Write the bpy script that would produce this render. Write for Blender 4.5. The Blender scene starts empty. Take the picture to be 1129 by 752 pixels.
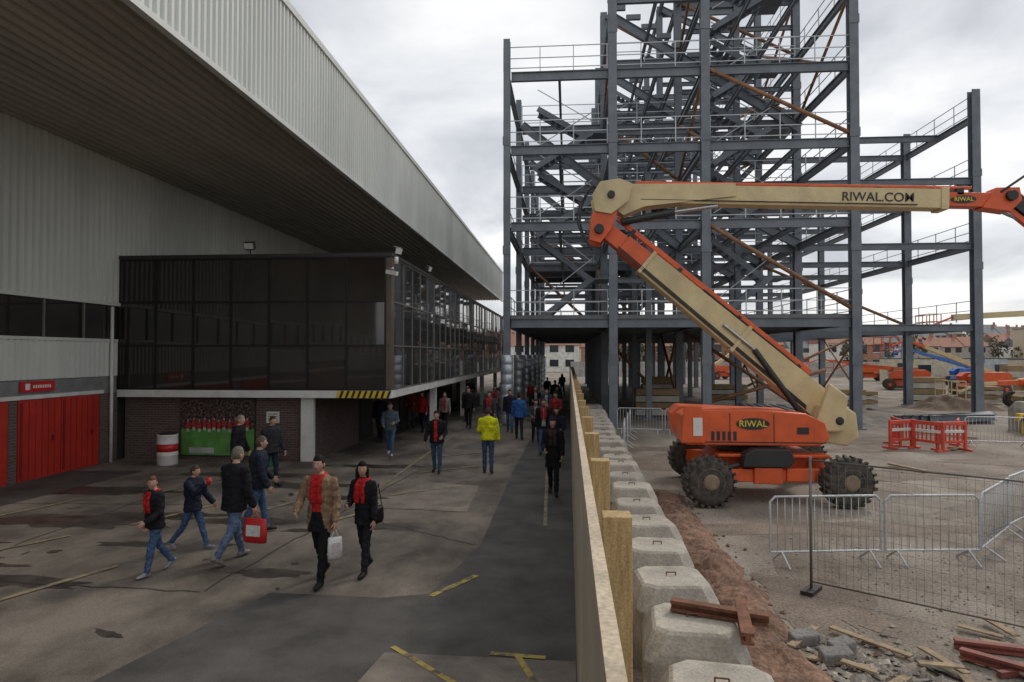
import bpy, math, random
from mathutils import Vector, Matrix, noise
from mathutils.bvhtree import BVHTree
random.seed(7)
D=bpy.data; scene=bpy.context.scene
V3=Vector
rad=math.radians
# ---------------------------------------------------------------- materials
def M(name,col,rough=.7,metal=0,var=.18,scale=2.0,bump=0,bscale=60,col2=None,fine=.12,stretch=None,spec=.5,lo=.35,hi=.65,det=4):
    m=D.materials.new(name); m.use_nodes=True; nt=m.node_tree; N=nt.nodes; L=nt.links
    b=N['Principled BSDF']; b.inputs['Roughness'].default_value=rough; b.inputs['Metallic'].default_value=metal
    b.inputs['Specular IOR Level'].default_value=spec
    tc=N.new('ShaderNodeTexCoord'); mp=N.new('ShaderNodeMapping'); L.new(tc.outputs['Object'],mp.inputs[0])
    if stretch: mp.inputs['Scale'].default_value=stretch
    n1=N.new('ShaderNodeTexNoise'); n1.inputs['Scale'].default_value=scale; n1.inputs['Detail'].default_value=det; n1.inputs['Roughness'].default_value=.62
    L.new(mp.outputs[0],n1.inputs['Vector'])
    mr=N.new('ShaderNodeMapRange'); mr.inputs[1].default_value=lo; mr.inputs[2].default_value=hi
    L.new(n1.outputs[0],mr.inputs[0])
    mx=N.new('ShaderNodeMix'); mx.data_type='RGBA'
    c=Vector(col)
    a=c*(1-var); b2=Vector(col2) if col2 else c*(1+var)
    mx.inputs[6].default_value=(*a,1); mx.inputs[7].default_value=(*b2,1)
    L.new(mr.outputs[0],mx.inputs[0])
    n2=N.new('ShaderNodeTexNoise'); n2.inputs['Scale'].default_value=bscale; n2.inputs['Detail'].default_value=2
    L.new(tc.outputs['Object'],n2.inputs['Vector'])
    mr2=N.new('ShaderNodeMapRange'); mr2.inputs[1].default_value=.3; mr2.inputs[2].default_value=.7
    mr2.inputs[3].default_value=1-fine*2; mr2.inputs[4].default_value=1+fine*2
    L.new(n2.outputs[0],mr2.inputs[0])
    mu=N.new('ShaderNodeVectorMath'); mu.operation='SCALE'
    L.new(mx.outputs[2],mu.inputs[0]); L.new(mr2.outputs[0],mu.inputs['Scale'])
    L.new(mu.outputs[0],b.inputs['Base Color'])
    if bump:
        bp=N.new('ShaderNodeBump'); bp.inputs['Strength'].default_value=bump; bp.inputs['Distance'].default_value=.02
        L.new(n2.outputs[0],bp.inputs['Height']); L.new(bp.outputs[0],b.inputs['Normal'])
    return m
_cc={}
def cloth(col,rough=.88):
    k=tuple(col)+(rough,)
    if k not in _cc: _cc[k]=M('cloth',col,rough,var=.25,scale=9,fine=.12,bscale=35,spec=.18)
    return _cc[k]
# ---------------------------------------------------------------- mesh builder
def frame(d,up=V3((0,0,1))):
    d=d.normalized()
    if abs(d.dot(up))>.98: up=V3((0,1,0))
    s=d.cross(up).normalized(); u=s.cross(d).normalized()
    return d,s,u
class MB:
    def __init__(s): s.v=[];s.f=[];s.m=[];s.s=[]
    def add(s,vs,fs,mi=0,sm=False):
        b=len(s.v); s.v.extend([tuple(v) for v in vs])
        for f in fs: s.f.append([b+i for i in f]); s.m.append(mi); s.s.append(sm)
    def obox(s,c,hx,hy,hz,mi=0):
        c=V3(c); vs=[c+hx*i+hy*j+hz*k for k in(-1,1) for j in(-1,1) for i in(-1,1)]
        s.add(vs,[(0,2,3,1),(4,5,7,6),(0,1,5,4),(2,6,7,3),(0,4,6,2),(1,3,7,5)],mi)
    def box(s,x0,x1,y0,y1,z0,z1,mi=0):
        s.obox(((x0+x1)/2,(y0+y1)/2,(z0+z1)/2),V3((abs(x1-x0)/2,0,0)),V3((0,abs(y1-y0)/2,0)),V3((0,0,abs(z1-z0)/2)),mi)
    def beam(s,p0,p1,w,h,mi=0,up=V3((0,0,1)),w1=None,h1=None):
        p0=V3(p0);p1=V3(p1); d,a,u=frame(p1-p0,up); w1=w1 or w; h1=h1 or h
        vs=[]
        for p,ww,hh in((p0,w,h),(p1,w1,h1)):
            for sx,sz in((-1,-1),(1,-1),(1,1),(-1,1)): vs.append(p+a*ww/2*sx+u*hh/2*sz)
        s.add(vs,[(0,1,2,3)[::-1],(4,5,6,7),(0,1,5,4),(1,2,6,5),(2,3,7,6),(3,0,4,7)],mi)
    def ibeam(s,p0,p1,w,h,mi=0,up=V3((0,0,1)),t=.03):
        p0=V3(p0);p1=V3(p1); d,a,u=frame(p1-p0,up)
        o=u*(h/2-t/2)
        s.beam(p0+o,p1+o,w,t,mi,up); s.beam(p0-o,p1-o,w,t,mi,up); s.beam(p0,p1,t,h-2*t-.002,mi,up)
    def rings(s,rs,mi=0,n=12,sm=True,cap=True):
        b=len(s.v)
        for c,ax,ay in rs:
            for i in range(n):
                t=2*math.pi*i/n; s.v.append(tuple(c+ax*math.cos(t)+ay*math.sin(t)))
        def F(f,q): s.f.append(f);s.m.append(mi);s.s.append(q)
        for k in range(len(rs)-1):
            for i in range(n):
                j=(i+1)%n; F([b+k*n+i,b+k*n+j,b+k*n+n+j,b+k*n+n+i],sm)
        if cap:
            F([b+i for i in range(n)][::-1],False); e=b+(len(rs)-1)*n; F([e+i for i in range(n)],False)
    def cyl(s,p0,p1,r0,r1=None,mi=0,n=12,sm=True):
        p0=V3(p0);p1=V3(p1); r1=r0 if r1 is None else r1
        d,a,u=frame(p1-p0); ay=d.cross(a)
        s.rings([(p0,a*r0,ay*r0),(p1,a*r1,ay*r1)],mi,n,sm)
    def cap(s,p0,p1,r0,r1,mi=0,n=10):
        p0=V3(p0);p1=V3(p1); d,a,u=frame(p1-p0); ay=d.cross(a)
        R=[(p0-d*r0*.8,.5*r0),(p0-d*r0*.4,.88*r0),(p0,r0),(p0.lerp(p1,.5),(r0+r1)/2),(p1,r1),(p1+d*r1*.4,.88*r1),(p1+d*r1*.8,.5*r1)]
        s.rings([(c,a*r,ay*r) for c,r in R],mi,n)
    def ell(s,c,rx,ry,rz,mi=0,n=12,k=8):
        c=V3(c); R=[]
        for i in range(k+1):
            t=-math.pi/2+math.pi*(i+.02)/(k+.04); R.append((c+V3((0,0,rz*math.sin(t))),V3((rx*math.cos(t),0,0)),V3((0,ry*math.cos(t),0))))
        s.rings(R,mi,n)
    def prism(s,poly,y0,y1,mi=0):
        n=len(poly); vs=[(x,y0,z) for x,z in poly]+[(x,y1,z) for x,z in poly]
        fs=[list(range(n)),list(range(n,2*n))[::-1]]+[[i,i+n,(i+1)%n+n,(i+1)%n] for i in range(n)]
        s.add(vs,fs,mi)
    def sheet(s,pts,z,mi=0):
        s.add([(x,y,z) for x,y in pts],[list(range(len(pts)))],mi)
    def corr(s,o,u,v,nrm,L,pitch,dep,mi=0):
        o=V3(o);u=V3(u).normalized();v=V3(v);nrm=V3(nrm); vs=[]
        prof=[(0,0),(.38,0),(.5,1),(.88,1)]
        k=int(L/pitch)
        for i in range(k+1):
            for a,b in prof:
                p=o+u*((i+a)*pitch)+nrm*(dep*b); vs.append(p); vs.append(p+v)
        n=len(vs)//2
        s.add(vs,[(2*i,2*i+2,2*i+3,2*i+1) for i in range(n-1)],mi)
    def obj(s,name,mats,parent=None,bevel=0):
        me=D.meshes.new(name); me.from_pydata(s.v,[],s.f)
        for m in mats: me.materials.append(m)
        me.polygons.foreach_set('material_index',s.m); me.polygons.foreach_set('use_smooth',s.s)
        me.update(); o=D.objects.new(name,me); scene.collection.objects.link(o)
        if parent: o.parent=parent
        if bevel:
            b=o.modifiers.new('b','BEVEL'); b.width=bevel; b.segments=2; b.limit_method='ANGLE'
        return o
def empty(name,loc=(0,0,0)):
    e=D.objects.new(name,None); scene.collection.objects.link(e); e.empty_display_size=.2; e.location=loc; return e
def text(s,loc,size,mat,parent,rot=(rad(90),0,0),name='lettering',off=.01):
    c=D.curves.new(name,'FONT'); c.body=s; c.size=size; c.extrude=.004; c.offset=size*off
    c.align_x='CENTER'; c.align_y='CENTER'
    t=D.objects.new('tmp',c); scene.collection.objects.link(t)
    dg=bpy.context.evaluated_depsgraph_get(); me=D.meshes.new_from_object(t.evaluated_get(dg))
    D.objects.remove(t)
    me.materials.clear(); me.materials.append(mat)
    o=D.objects.new(name,me); scene.collection.objects.link(o); o.location=loc; o.rotation_euler=rot; o.parent=parent; return o

# ---------------------------------------------------------------- people
SK=M('skin',(.46,.27,.195),.55,var=.08,scale=12,fine=.04,spec=.3)
SKD=M('lips',(.3,.1,.09),.5,var=.05,fine=.02)
EYE=M('eye_white',(.6,.58,.55),.3,var=.02,fine=.02)
PUP=M('eye_pupil',(.015,.012,.01),.2,var=.02,fine=.02)
def person(name,x,y,yaw,H,top,pants,hair=(.03,.02,.015),shoe=(.02,.02,.022),legs=(18,5,-18,22),
           arms=((10,8,12,0),(-10,8,12,0)),hem=.84,bulk=.028,inner=None,innerw=.06,scarf=None,longhair=False,lean=2,
           hy=0,beanie=None,vox=.019,w=1.0,inz=(.9,1.47),opened=False):
    s=H/1.75; S=MB()
    tl=math.tan(rad(lean))
    def T(p):
        p=V3(p)
        if p.z>.95: p.y+=(p.z-.95)*tl
        return p
    R=[]
    if hem<.93: R.append((hem,.172+.004,.125))
    R+= [(.97,.163,.112),(1.08,.15,.105),(1.24,.168,.118),(1.36,.188,.118),(1.43,.168,.1),(1.475,.115,.082),(1.505,.07,.065)]
    if hem<.75: R.insert(1,(.85,.172,.122))
    S.rings([(T((0,0,z)),V3(((rx*w+bulk),0,0)),V3((0,ry*(w if w>1 else 1)+bulk,0))) for z,rx,ry in R],0,20)
    S.rings([(V3((0,0,z)),V3((rx*w,0,0)),V3((0,ry,0))) for z,rx,ry in((.8,.1,.07),(.84,.15,.1),(.92,.168,.115),(1.0,.155,.11))],2,18)
    S.cap(T((0,.0,1.47)),T((0,.018,1.56)),.056,.052,4)
    minz=9
    for sd,(a,k) in((-1,legs[0:2]),(1,legs[2:4])):
        a=rad(a);k=rad(k)
        hip=V3((sd*.088*w,0,.9)); kn=hip+V3((sd*.01,math.sin(a),-math.cos(a)))*.42
        b=a-k; an=kn+V3((0,math.sin(b),-math.cos(b)))*.40
        S.cap(hip,kn,.09*w,.066,2,14)
        m=kn.lerp(an,.35)+V3((0,-.008,0)); S.cap(kn,m,.065,.062,2,14); S.cap(m,an,.061,.05,2,14)
        pit=min(0,b)*.8 if b<0 else b*.35
        f=V3((sd*.12,math.cos(pit),math.sin(pit))).normalized(); u=V3((1,0,0)).cross(f).normalized(); r=f.cross(u).normalized()
        rr=[(-.08,.022,.026),(-.065,.036,.044),(0,.041,.05),(.06,.044,.04),(.12,.046,.03),(.165,.036,.024),(.185,.02,.015)]
        S.rings([(an+f*t+u*(-.085+h),r*ww,u*h) for t,ww,h in rr],3,12)
        lo=min((an+f*t+u*(-.085)).z for t in(-.075,.15)); minz=min(minz,lo)
    wr=[]
    for sd,(f_,o_,e_,i_) in((-1,arms[0]),(1,arms[1])):
        f=rad(f_);o=rad(o_);e=rad(e_)
        sh=T((sd*(.178*w+bulk*.6),0,1.405)); du=V3((sd*math.sin(o),math.sin(f)*math.cos(o),-math.cos(f)*math.cos(o))).normalized()
        el=sh+du*.285; df=V3((sd*(math.sin(o)*.8-i_),math.sin(f+e),-math.cos(f+e))).normalized(); wt=el+df*.245
        bb=bulk*.7
        S.cap(sh,el,.056+bb,.046+bb,1,12); S.cap(el,wt,.046+bb,.035+bb,1,12); wr.append((wt+df*.02,df,sd))
    if scarf:
        q=lambda t:T((.082*math.cos(t),.085*math.sin(t)+.012,1.475+(-.02*math.sin(t))))
        for i in range(14):
            S.cap(q(2*math.pi*i/14),q(2*math.pi*(i+1)/14),.034,.034,5,8)
        yf=.118+bulk
        for sx in(-.055,.05):
            S.rings([(T((sx*.9,yf-.045,1.46)),V3((.036,0,0)),V3((0,.025,0))),(T((sx,yf+.006,1.38)),V3((.036,0,0)),V3((0,.02,0))),(T((sx*1.05,yf+.012,1.24)),V3((.038,0,0)),V3((0,.018,0))),(T((sx*1.1,yf+.004,1.12)),V3((.038,0,0)),V3((0,.018,0)))][::-1],5,10)
    me=D.meshes.new('t'); me.from_pydata([tuple(V3(v)*s) for v in S.v],[],S.f); me.update()
    bv=BVHTree.FromPolygons([V3(v)*s for v in S.v],S.f)
    o=D.objects.new('t',me); scene.collection.objects.link(o)
    r=o.modifiers.new('r','REMESH'); r.mode='VOXEL'; r.voxel_size=vox
    sm=o.modifiers.new('s','SMOOTH'); sm.factor=.5; sm.iterations=2
    dg=bpy.context.evaluated_depsgraph_get(); ev=o.evaluated_get(dg); em=ev.to_mesh()
    out=MB(); vs=[v.co.copy() for v in em.vertices]; fs=[list(p.vertices) for p in em.polygons]
    cen=[p.center.copy() for p in em.polygons]; nr=[p.normal.copy() for p in em.polygons]
    vn=[v.normal.copy() for v in em.vertices]
    ev.to_mesh_clear(); D.objects.remove(o); D.meshes.remove(me)
    sd0=V3((x*3.1,y*2.7,H*5))
    for i,v in enumerate(vs):
        q=v/s
        if .12<q.z<1.42:
            a=noise.noise(V3((q.x*9,q.y*9,q.z*16))+sd0)*.014+noise.noise(V3((q.x*20,q.y*20,q.z*34))+sd0)*.008
            vs[i]=v+vn[i]*a
    ms=[]
    for c,n_ in zip(cen,nr):
        loc,_,pi,_=bv.find_nearest(c); m=S.m[pi]
        q=c/s
        if inner and m==0 and n_.y>.15:
            if abs(q.x)<innerw and inz[0]<q.z<inz[1]: m=6
            elif opened and q.z<=inz[0] and abs(q.x)<innerw+.25*(inz[0]-q.z): m=2
        ms.append(m)
    out.v=[tuple(v) for v in vs]; out.f=fs; out.m=ms; out.s=[True]*len(fs)
    hc=T((0,.035,1.632)); ch=math.cos(rad(hy)); sh_=math.sin(rad(hy))
    def Hd(p): return (hc+V3((p[0]*ch-p[1]*sh_,p[0]*sh_+p[1]*ch,p[2])))*s
    nu,nv=24,20; hv=[]; hairy=[]
    for j in range(nv+1):
        th=math.pi*(j+.0)/nv
        for i in range(nu):
            ph=2*math.pi*i/nu; X=math.sin(th)*math.cos(ph);Y=math.sin(th)*math.sin(ph);Z=math.cos(th)
            px,py,pz=.076*X,.096*Y,.118*Z
            if Z<0:
                px*=1-.32*(-Z)**1.4
                if Y<0: py*=1-.4*(-Z)
            if Y>0:
                if -.32<Z<.12: py+=.026*math.exp(-(X/.13)**2)*min(1,(.14-Z)/.3)*(1 if Z>-.24 else .4)
                py-=.009*math.exp(-(((abs(X)-.4)/.18)**2+((Z-.06)/.13)**2))
                if Z<-.6: py+=.008
            isb=False
            if beanie: isb= Z>(.32 if Y>0 else .05)
            hl= Z>(.5 if Y>.3 else (.1 if Y>-.05 else -.5))
            if longhair: hl= Z>(.5 if Y>.4 else -.8)
            if isb or hl:
                g=1.09+(.05 if isb else 0)+noise.noise(V3((X*5,Y*5,Z*5))+sd0)*.05; px*=g;py*=g;pz*=g*(1.02 if Z>.4 else 1)
            hv.append(Hd((px,py,pz))); hairy.append(2 if isb else (1 if hl else 0))
    hf=[];hm=[]
    for j in range(nv):
        for i in range(nu):
            a,b,c,d=j*nu+i,j*nu+(i+1)%nu,(j+1)*nu+(i+1)%nu,(j+1)*nu+i
            k=max(hairy[a],hairy[b],hairy[c],hairy[d]) if sum(1 for q in(a,b,c,d) if hairy[q])>=2 else 0
            hf.append((a,d,c,b)); hm.append(7 if k==1 else (10 if k==2 else 4))
    b0=len(out.v); out.v+= [tuple(v) for v in hv]
    for f,m in zip(hf,hm): out.f.append([b0+i for i in f]); out.m.append(m); out.s.append(True)
    t=MB()
    for sx in(-1,1):
        t.ell((sx*.078,-.005,-.005),.009,.02,.032,4,8,6)
        t.ell((sx*.030,.080,.006),.012,.008,.006,8,8,6); t.ell((sx*.030,.0865,.006),.0055,.003,.0055,9,8,6)
        t.ell((sx*.031,.087,.024),.016,.004,.003,7,8,4)
    t.ell((0,.088,-.058),.022,.006,.006,11,10,6)
    if longhair:
        t.rings([(V3((0,-.055,z)),V3((rx,0,0)),V3((0,ry,0))) for z,rx,ry in((-.3,.05,.02),(-.24,.09,.035),(-.1,.1,.05),(.0,.09,.06),(.06,.06,.05))],7,14)
        for sx in(-1,1): t.cap((sx*.078,.012,-.0),(sx*.085,.02,-.2),.026,.018,7,8)
    b0=len(out.v); out.v+=[tuple(Hd(v)) for v in t.v]
    for f,m in zip(t.f,t.m): out.f.append([b0+i for i in f]); out.m.append(m); out.s.append(True)
    for wt,df,sd in wr:
        n_=V3((-sd,0,0)); n_=(n_-df*n_.dot(df)).normalized()
        wd=df.cross(n_).normalized()
        if abs(df.y)>.7:
            if wd.z<0: wd=-wd
        elif wd.y<0: wd=-wd
        ay=df.cross(wd); t=MB()
        t.rings([(wt+df*a,wd*b,ay*c) for a,b,c in((-.03,.026,.02),(0,.028,.02),(.04,.04,.017),(.085,.041,.013),(.095,.036,.008))],4,10)
        for off,ln in((.030,.068),(.010,.078),(-.010,.072),(-.029,.055)):
            p=wt+df*.088+wd*off; d1=(df*math.cos(.4)+n_*math.sin(.4)); d2=(df*math.cos(1.1)+n_*math.sin(1.1))
            p2=p+d1*ln*.5; t.cap(p,p2,.0092,.0085,4,6); t.cap(p2,p2+d2*ln*.5,.0085,.0065,4,6)
        p=wt+df*.03+wd*.034; p2=p+(df*.7+wd*.65+n_*.3).normalized()*.036; t.cap(p,p2,.012,.01,4,6); t.cap(p2,p2+(df*.9+wd*.2+n_*.35).normalized()*.03,.01,.008,4,6)
        b0=len(out.v); out.v+=[tuple(V3(v)*s) for v in t.v]
        for f,m in zip(t.f,t.m): out.f.append([b0+i for i in f]); out.m.append(m); out.s.append(True)
    dz=-minz*s
    out.v=[(a,b,c+dz) for a,b,c in out.v]
    tp=cloth(top)
    mats=[tp,tp,cloth(pants),cloth(shoe,.6),SK,cloth(scarf or (.6,.02,.02)),cloth(inner or (.5,.02,.02)),cloth(hair,.8),EYE,PUP,cloth(beanie or (.4,.02,.02)),SKD]
    o=out.obj(name,mats); o.location=(x,y,.01); o.rotation_euler=(0,0,rad(yaw))
    Mx=Matrix.Translation((x,y,.01))@Matrix.Rotation(rad(yaw),4,'Z')
    hands=[Mx@((wt+df*.09)*s+V3((0,0,dz))) for wt,df,sd in wr]
    return o,hands,Mx,s
BLK=(.013,.013,.016);NAVY=(.018,.022,.04);JEAN=(.06,.10,.19);RED=(.42,.02,.022);RED2=(.28,.025,.03);TAN=(.23,.15,.095)
BR=(.05,.03,.018)
def carrier_bag(name,hand,w,h,dep,mats,yaw=0):
    b=MB(); rs=[]
    for z,k,e in((-h-.12,.8,.5),(-h-.1,1,.9),(-h*.6-.1,1.03,1.1),(-.14,.98,.5),(-.12,.9,.25)):
        rs.append((V3((0,0,z)),V3((w/2*k,0,0)),V3((0,dep/2*e,0))))
    b.rings(rs,0,16)
    for sg in(1,-1):
        b.add([(-w*.3,sg*dep*.56,-h*.75-.1),(w*.3,sg*dep*.56,-h*.75-.1),(w*.3,sg*dep*.5,-h*.3-.1),(-w*.3,sg*dep*.5,-h*.3-.1)],[(0,1,2,3)[::sg]],1)
    for sx in(-1,1): b.cap((sx*w*.25,0,-.13),(0,0,.0),.006,.006,0,6)
    o=b.obj(name,mats); o.location=hand; o.rotation_euler=(0,0,rad(yaw)); return o
whitepl=M('white_plastic',(.6,.6,.58),.4,var=.1); redpl=M('red_plastic',(.5,.02,.02),.4,var=.1)
P=person
o,h,_,_=P('man',-3.52,9.5,172,1.82,TAN,(.012,.012,.014),hair=(.012,.010,.009),legs=(14,4,-16,14),arms=((-6,9,22,.05),(12,15,55,.5)),hem=.72,bulk=.018,inner=RED,innerw=.07,scarf=RED,vox=.013,inz=(1.0,1.5),hy=5,opened=True)
carrier_bag('plastic_bag',h[0],.2,.3,.12,[whitepl,M('faint_print',(.5,.45,.45),.5)],30)
o,h,_,_=P('woman',-3.02,9.94,165,1.66,BLK,(.02,.02,.025),hair=(.008,.007,.007),legs=(10,3,-12,14),arms=((4,9,10,0),(12,8,75,.5)),hem=.78,bulk=.015,inner=RED,innerw=.055,scarf=RED,longhair=True,vox=.013,w=.84,hy=30,inz=(1.2,1.5))
b=MB(); b.rings([(V3((0,0,z)),V3((.13*k,0,0)),V3((0,.05*k,0))) for z,k in((-.24,.8),(-.2,1),(-.05,.95),(0,.75))],0,16)
b.cap((-.1,0,-.02),(-.0,.0,.33),.007,.007,0,6); b.cap((.1,0,-.02),(.0,0,.33),.007,.007,0,6)
q=b.obj('handbag',[cloth((.01,.01,.01),.5)]); q.location=(-2.80,9.9,1.02); q.rotation_euler=(0,0,rad(70))
P('boy',-6.1,9.68,150,1.46,BLK,JEAN,hair=(.12,.06,.03),shoe=(.25,.25,.27),legs=(16,5,-16,20),arms=((8,10,55,.2),(-10,10,20,0)),bulk=.03,scarf=RED,vox=.013,hy=60)
o,h,_,_=P('boy',-6.25,10.95,-95,1.42,NAVY,JEAN,hair=(.07,.045,.03),shoe=(.2,.2,.22),legs=(22,6,-20,20),arms=((20,10,20,0),(50,6,85,.2)),bulk=.035,scarf=None,vox=.013)
b=MB(); b.rings([(V3((0,0,-.06)),V3((.03,0,0)),V3((0,.03,0))),(V3((0,0,.06)),V3((.042,0,0)),V3((0,.042,0)))],0,14); q=b.obj('paper_cup',[redpl]); q.location=h[1]
o,h,_,_=P('man',-5.25,10.4,-25,1.80,BLK,(.09,.13,.21),hair=(.16,.14,.12),shoe=(.2,.18,.16),legs=(18,5,-18,20),arms=((10,9,20,0),(2,10,15,0)),bulk=.035,w=1.1,vox=.013,hem=.8)
carrier_bag('carrier_bag',h[1],.42,.38,.1,[redpl,whitepl],-10)
P('man',-5.62,12.0,-60,1.76,(.02,.025,.04),JEAN,hair=(.1,.08,.06),legs=(14,4,-14,14),arms=((10,9,40,.2),(5,9,20,0)),bulk=.035,w=1.1,vox=.016)
P('man',-7.9,15.8,-80,1.78,BLK,(.02,.02,.03),hair=(.2,.18,.16),legs=(10,3,-12,10),bulk=.035)
P('man',-7.3,16.3,-120,1.72,(.03,.03,.035),NAVY,hair=BR,legs=(10,3,-12,10),bulk=.035)
P('man',-5.72,21.6,185,1.72,(.09,.12,.15),JEAN,hair=(.1,.07,.05),shoe=(.4,.4,.4),legs=(16,4,-16,16),arms=((14,12,70,.4),(10,10,60,.4)))
P('man',-3.62,18.6,178,1.68,BLK,(.05,.08,.14),inner=RED,innerw=.05,legs=(8,2,-8,8),hair=(.02,.015,.012),arms=((10,12,60,.3),(5,12,20,0)),w=1.1,vox=.017)
P('steward',-2.2,18.6,5,1.78,(.6,.6,.02),(.05,.075,.13),legs=(5,2,-7,6),hair=(.06,.04,.03),bulk=.03,arms=((12,10,60,.3),(2,10,12,0)),hem=.88,vox=.017)
P('man',-6.1,28.2,170,1.72,(.33,.02,.025),NAVY,legs=(14,4,-14,14),beanie=(.2,.02,.02))
P('woman',-5.3,29.0,185,1.66,(.2,.18,.17),BLK,inner=RED2,hair=(.1,.05,.03),longhair=True,w=.88)
P('man',-4.4,29.9,180,1.8,BLK,BLK,legs=(14,4,-14,14))
P('man',-3.2,27.6,170,1.75,(.05,.05,.055),NAVY,legs=(12,4,-12,14),scarf=RED)
P('man',-2.45,28.5,182,1.78,(.02,.02,.03),JEAN,legs=(12,4,-12,14))
P('man',-1.9,26.2,5,1.78,(.03,.1,.28),NAVY,legs=(16,4,-16,16))
P('man',-7.0,25.0,180,1.78,(.02,.015,.03),BLK,legs=(10,4,-10,10))
P('woman',-.36,15.9,176,1.78,BLK,(.015,.015,.018),hair=(.02,.014,.01),longhair=True,hem=.62,bulk=.024,w=.9,legs=(14,4,-14,12),arms=((5,8,30,.1),(12,8,60,.3)),vox=.016,scarf=(.05,.03,.03))
cols=[BLK,NAVY,(.05,.05,.06),(.18,.03,.03),(.03,.04,.07),(.15,.13,.11),BLK,(.08,.07,.06),(.02,.05,.03),(.3,.3,.32),(.3,.02,.02),BLK,(.05,.1,.2)]
crowd=[(-.8,22.3,178),(-.35,20.6,175),(-1.2,25.0,182),(-.5,27.0,180),(-.95,30.2,170),(-3.6,33.5,185),(-1.6,33,175),(-4.9,33,180),(-.6,35,180),(-6.6,32,0),(-2.1,39,180),(-.8,41,180),(-3.9,39,180),(-5.8,40,180),(-1.5,48,180),(-3.6,50,180),(-6.9,29.5,175),(-.5,54,180)]
for i,(x,y,w_) in enumerate(crowd):
    rr=random.Random(i+40)
    P('woman' if i%4==1 else 'man',x,y,w_+rr.uniform(-18,18),rr.uniform(1.62,1.84),cols[i%13],rr.choice([JEAN,BLK,NAVY,(.06,.06,.07),(.12,.1,.08)]),hair=rr.choice([BR,(.02,.015,.01),(.2,.17,.14)]),
      legs=rr.choice([(16,4,-16,16),(-14,14,15,4)]),scarf=RED2 if i%5==0 else None,vox=.024,longhair=(i%4==1),inner=rr.choice([RED,(.3,.3,.3),None,None]),arms=rr.choice([((10,8,12,0),(-10,8,12,0)),((12,10,60,.3),(4,9,20,0)),((10,12,80,.4),(10,12,70,.4))]))

# ---------------------------------------------------------------- ground
def blob(b,cx,cy,rx,ry,z,mi=0,rot=0,n=48):
    pts=[]
    for i in range(n):
        t=2*math.pi*i/n; r=1+.6*noise.noise(V3((math.cos(t)*1.7+cx,math.sin(t)*1.7+cy,0)))+.28*noise.noise(V3((math.cos(t)*6+cx,math.sin(t)*6,3)))
        a=rx*r*math.cos(t); c=ry*r*math.sin(t)
        pts.append((cx+a*math.cos(rot)-c*math.sin(rot),cy+a*math.sin(rot)+c*math.cos(rot)))
    b.sheet(pts,z,mi)
grav=M('gravel_ground',(.215,.172,.137),.95,var=.34,scale=.4,bump=.9,bscale=26,fine=.17,col2=(.29,.25,.21),stretch=(1.6,.7,1),det=8)
b=MB(); b.sheet([(-900,-300),(900,-300),(900,1500),(-900,1500)],0); b.obj('ground',[grav])
mud=M('damp_earth',(.15,.113,.086),.8,var=.3,scale=1.2,bump=.9,bscale=26,fine=.18,det=7)
b=MB()
for k,(cx,cy,rx,ry,ro) in enumerate(((4.6,13.2,3.0,.5,.1),(7.5,19,4,.9,.2),(3.2,21,1.5,1.4,0),(10,16,3,.5,.5),(6,24,5,.8,0),(3.3,9.5,.7,1.3,0),(12,27,5,1,.1),(16,21,4,.9,-.2),(7.2,8.6,1.5,.5,.6))): blob(b,cx,cy,rx,ry,.004+.0003*k,0,ro,50)
b.obj('mud_patches',[mud])
asph=M('old_asphalt',(.138,.113,.092),.85,var=.48,scale=.7,bump=.35,bscale=90,fine=.15,col2=(.215,.182,.15),det=9,stretch=(1,.6,1),lo=.38,hi=.62)
b=MB(); b.sheet([(-14,-25),(.08,-25),(.08,95),(-14,95)],.004); b.obj('road',[asph])
dark=M('patch_asphalt',(.062,.057,.054),.75,var=.3,scale=1.2,bump=.35,bscale=110,fine=.16,col2=(.098,.09,.083),det=8)
b=MB(); b.sheet([(-9,0),(-4.73,6.4),(-4.06,9.07),(-2.5,9.0),(-1.89,9.2),(-1.5,11.6),(-1.55,18.9),(-1.3,40),(.075,40),(.075,0)][::-1],.008)
b.sheet([(-13.8,12.5),(-12.2,12.7),(-11.8,18.2),(-13.8,18)],.0087); b.sheet([(-7.7,22),(-6.9,22),(-6.9,50),(-7.7,50)],.0087)
b.obj('asphalt_patch',[dark])
lt=M('light_asphalt_patch',(.19,.16,.135),.85,var=.3,scale=2,bump=.35,bscale=90,fine=.14,det=8)
b=MB(); b.sheet([(-2.3,5.0),(.07,5.0),(.07,7.3),(-2.0,7.35)],.012); b.sheet([(-3.9,14.2),(-2.1,14.0),(-2.2,16.8),(-3.6,17.2)],.012); b.obj('asphalt_repair',[lt])
stain=M('wet_stain',(.038,.033,.029),.42,var=.4,scale=2.5,fine=.15,col2=(.085,.072,.06),det=8,bscale=90)
b=MB(); rs=random.Random(33)
L0=[(-9.8,12.6,1.7,.5),(-8.1,13.2,1.2,.35),(-3.3,12.7,.6,.25),(-4.4,9.9,.6,.2),(-11.3,15.5,1.6,.5),(-6.8,16.5,1.4,.4),(-6.1,12.9,1.0,.28),(-7.8,9.2,.9,.25),(-7.4,11.2,.6,.16),(-5.2,15.2,.9,.2),(-8.8,17.8,2.2,.35),(-9.6,9.8,1.1,.22),(-3.2,24,.7,.5),(-4.9,12.3,.4,.12),(-11.2,11.0,1.4,.3),(-5.5,19.5,1.2,.3)]
for k,(cx,cy,rx,ry) in enumerate(L0):
    blob(b,cx,cy,rx,ry,.0062+.0001*k)
for k in range(40): blob(b,rs.uniform(-12,-2.2),rs.uniform(7.5,20),rs.uniform(.05,.25),rs.uniform(.03,.12),.0079,0,rs.uniform(0,3),20)
b.obj('damp_stains',[stain])
b=MB()
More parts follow.
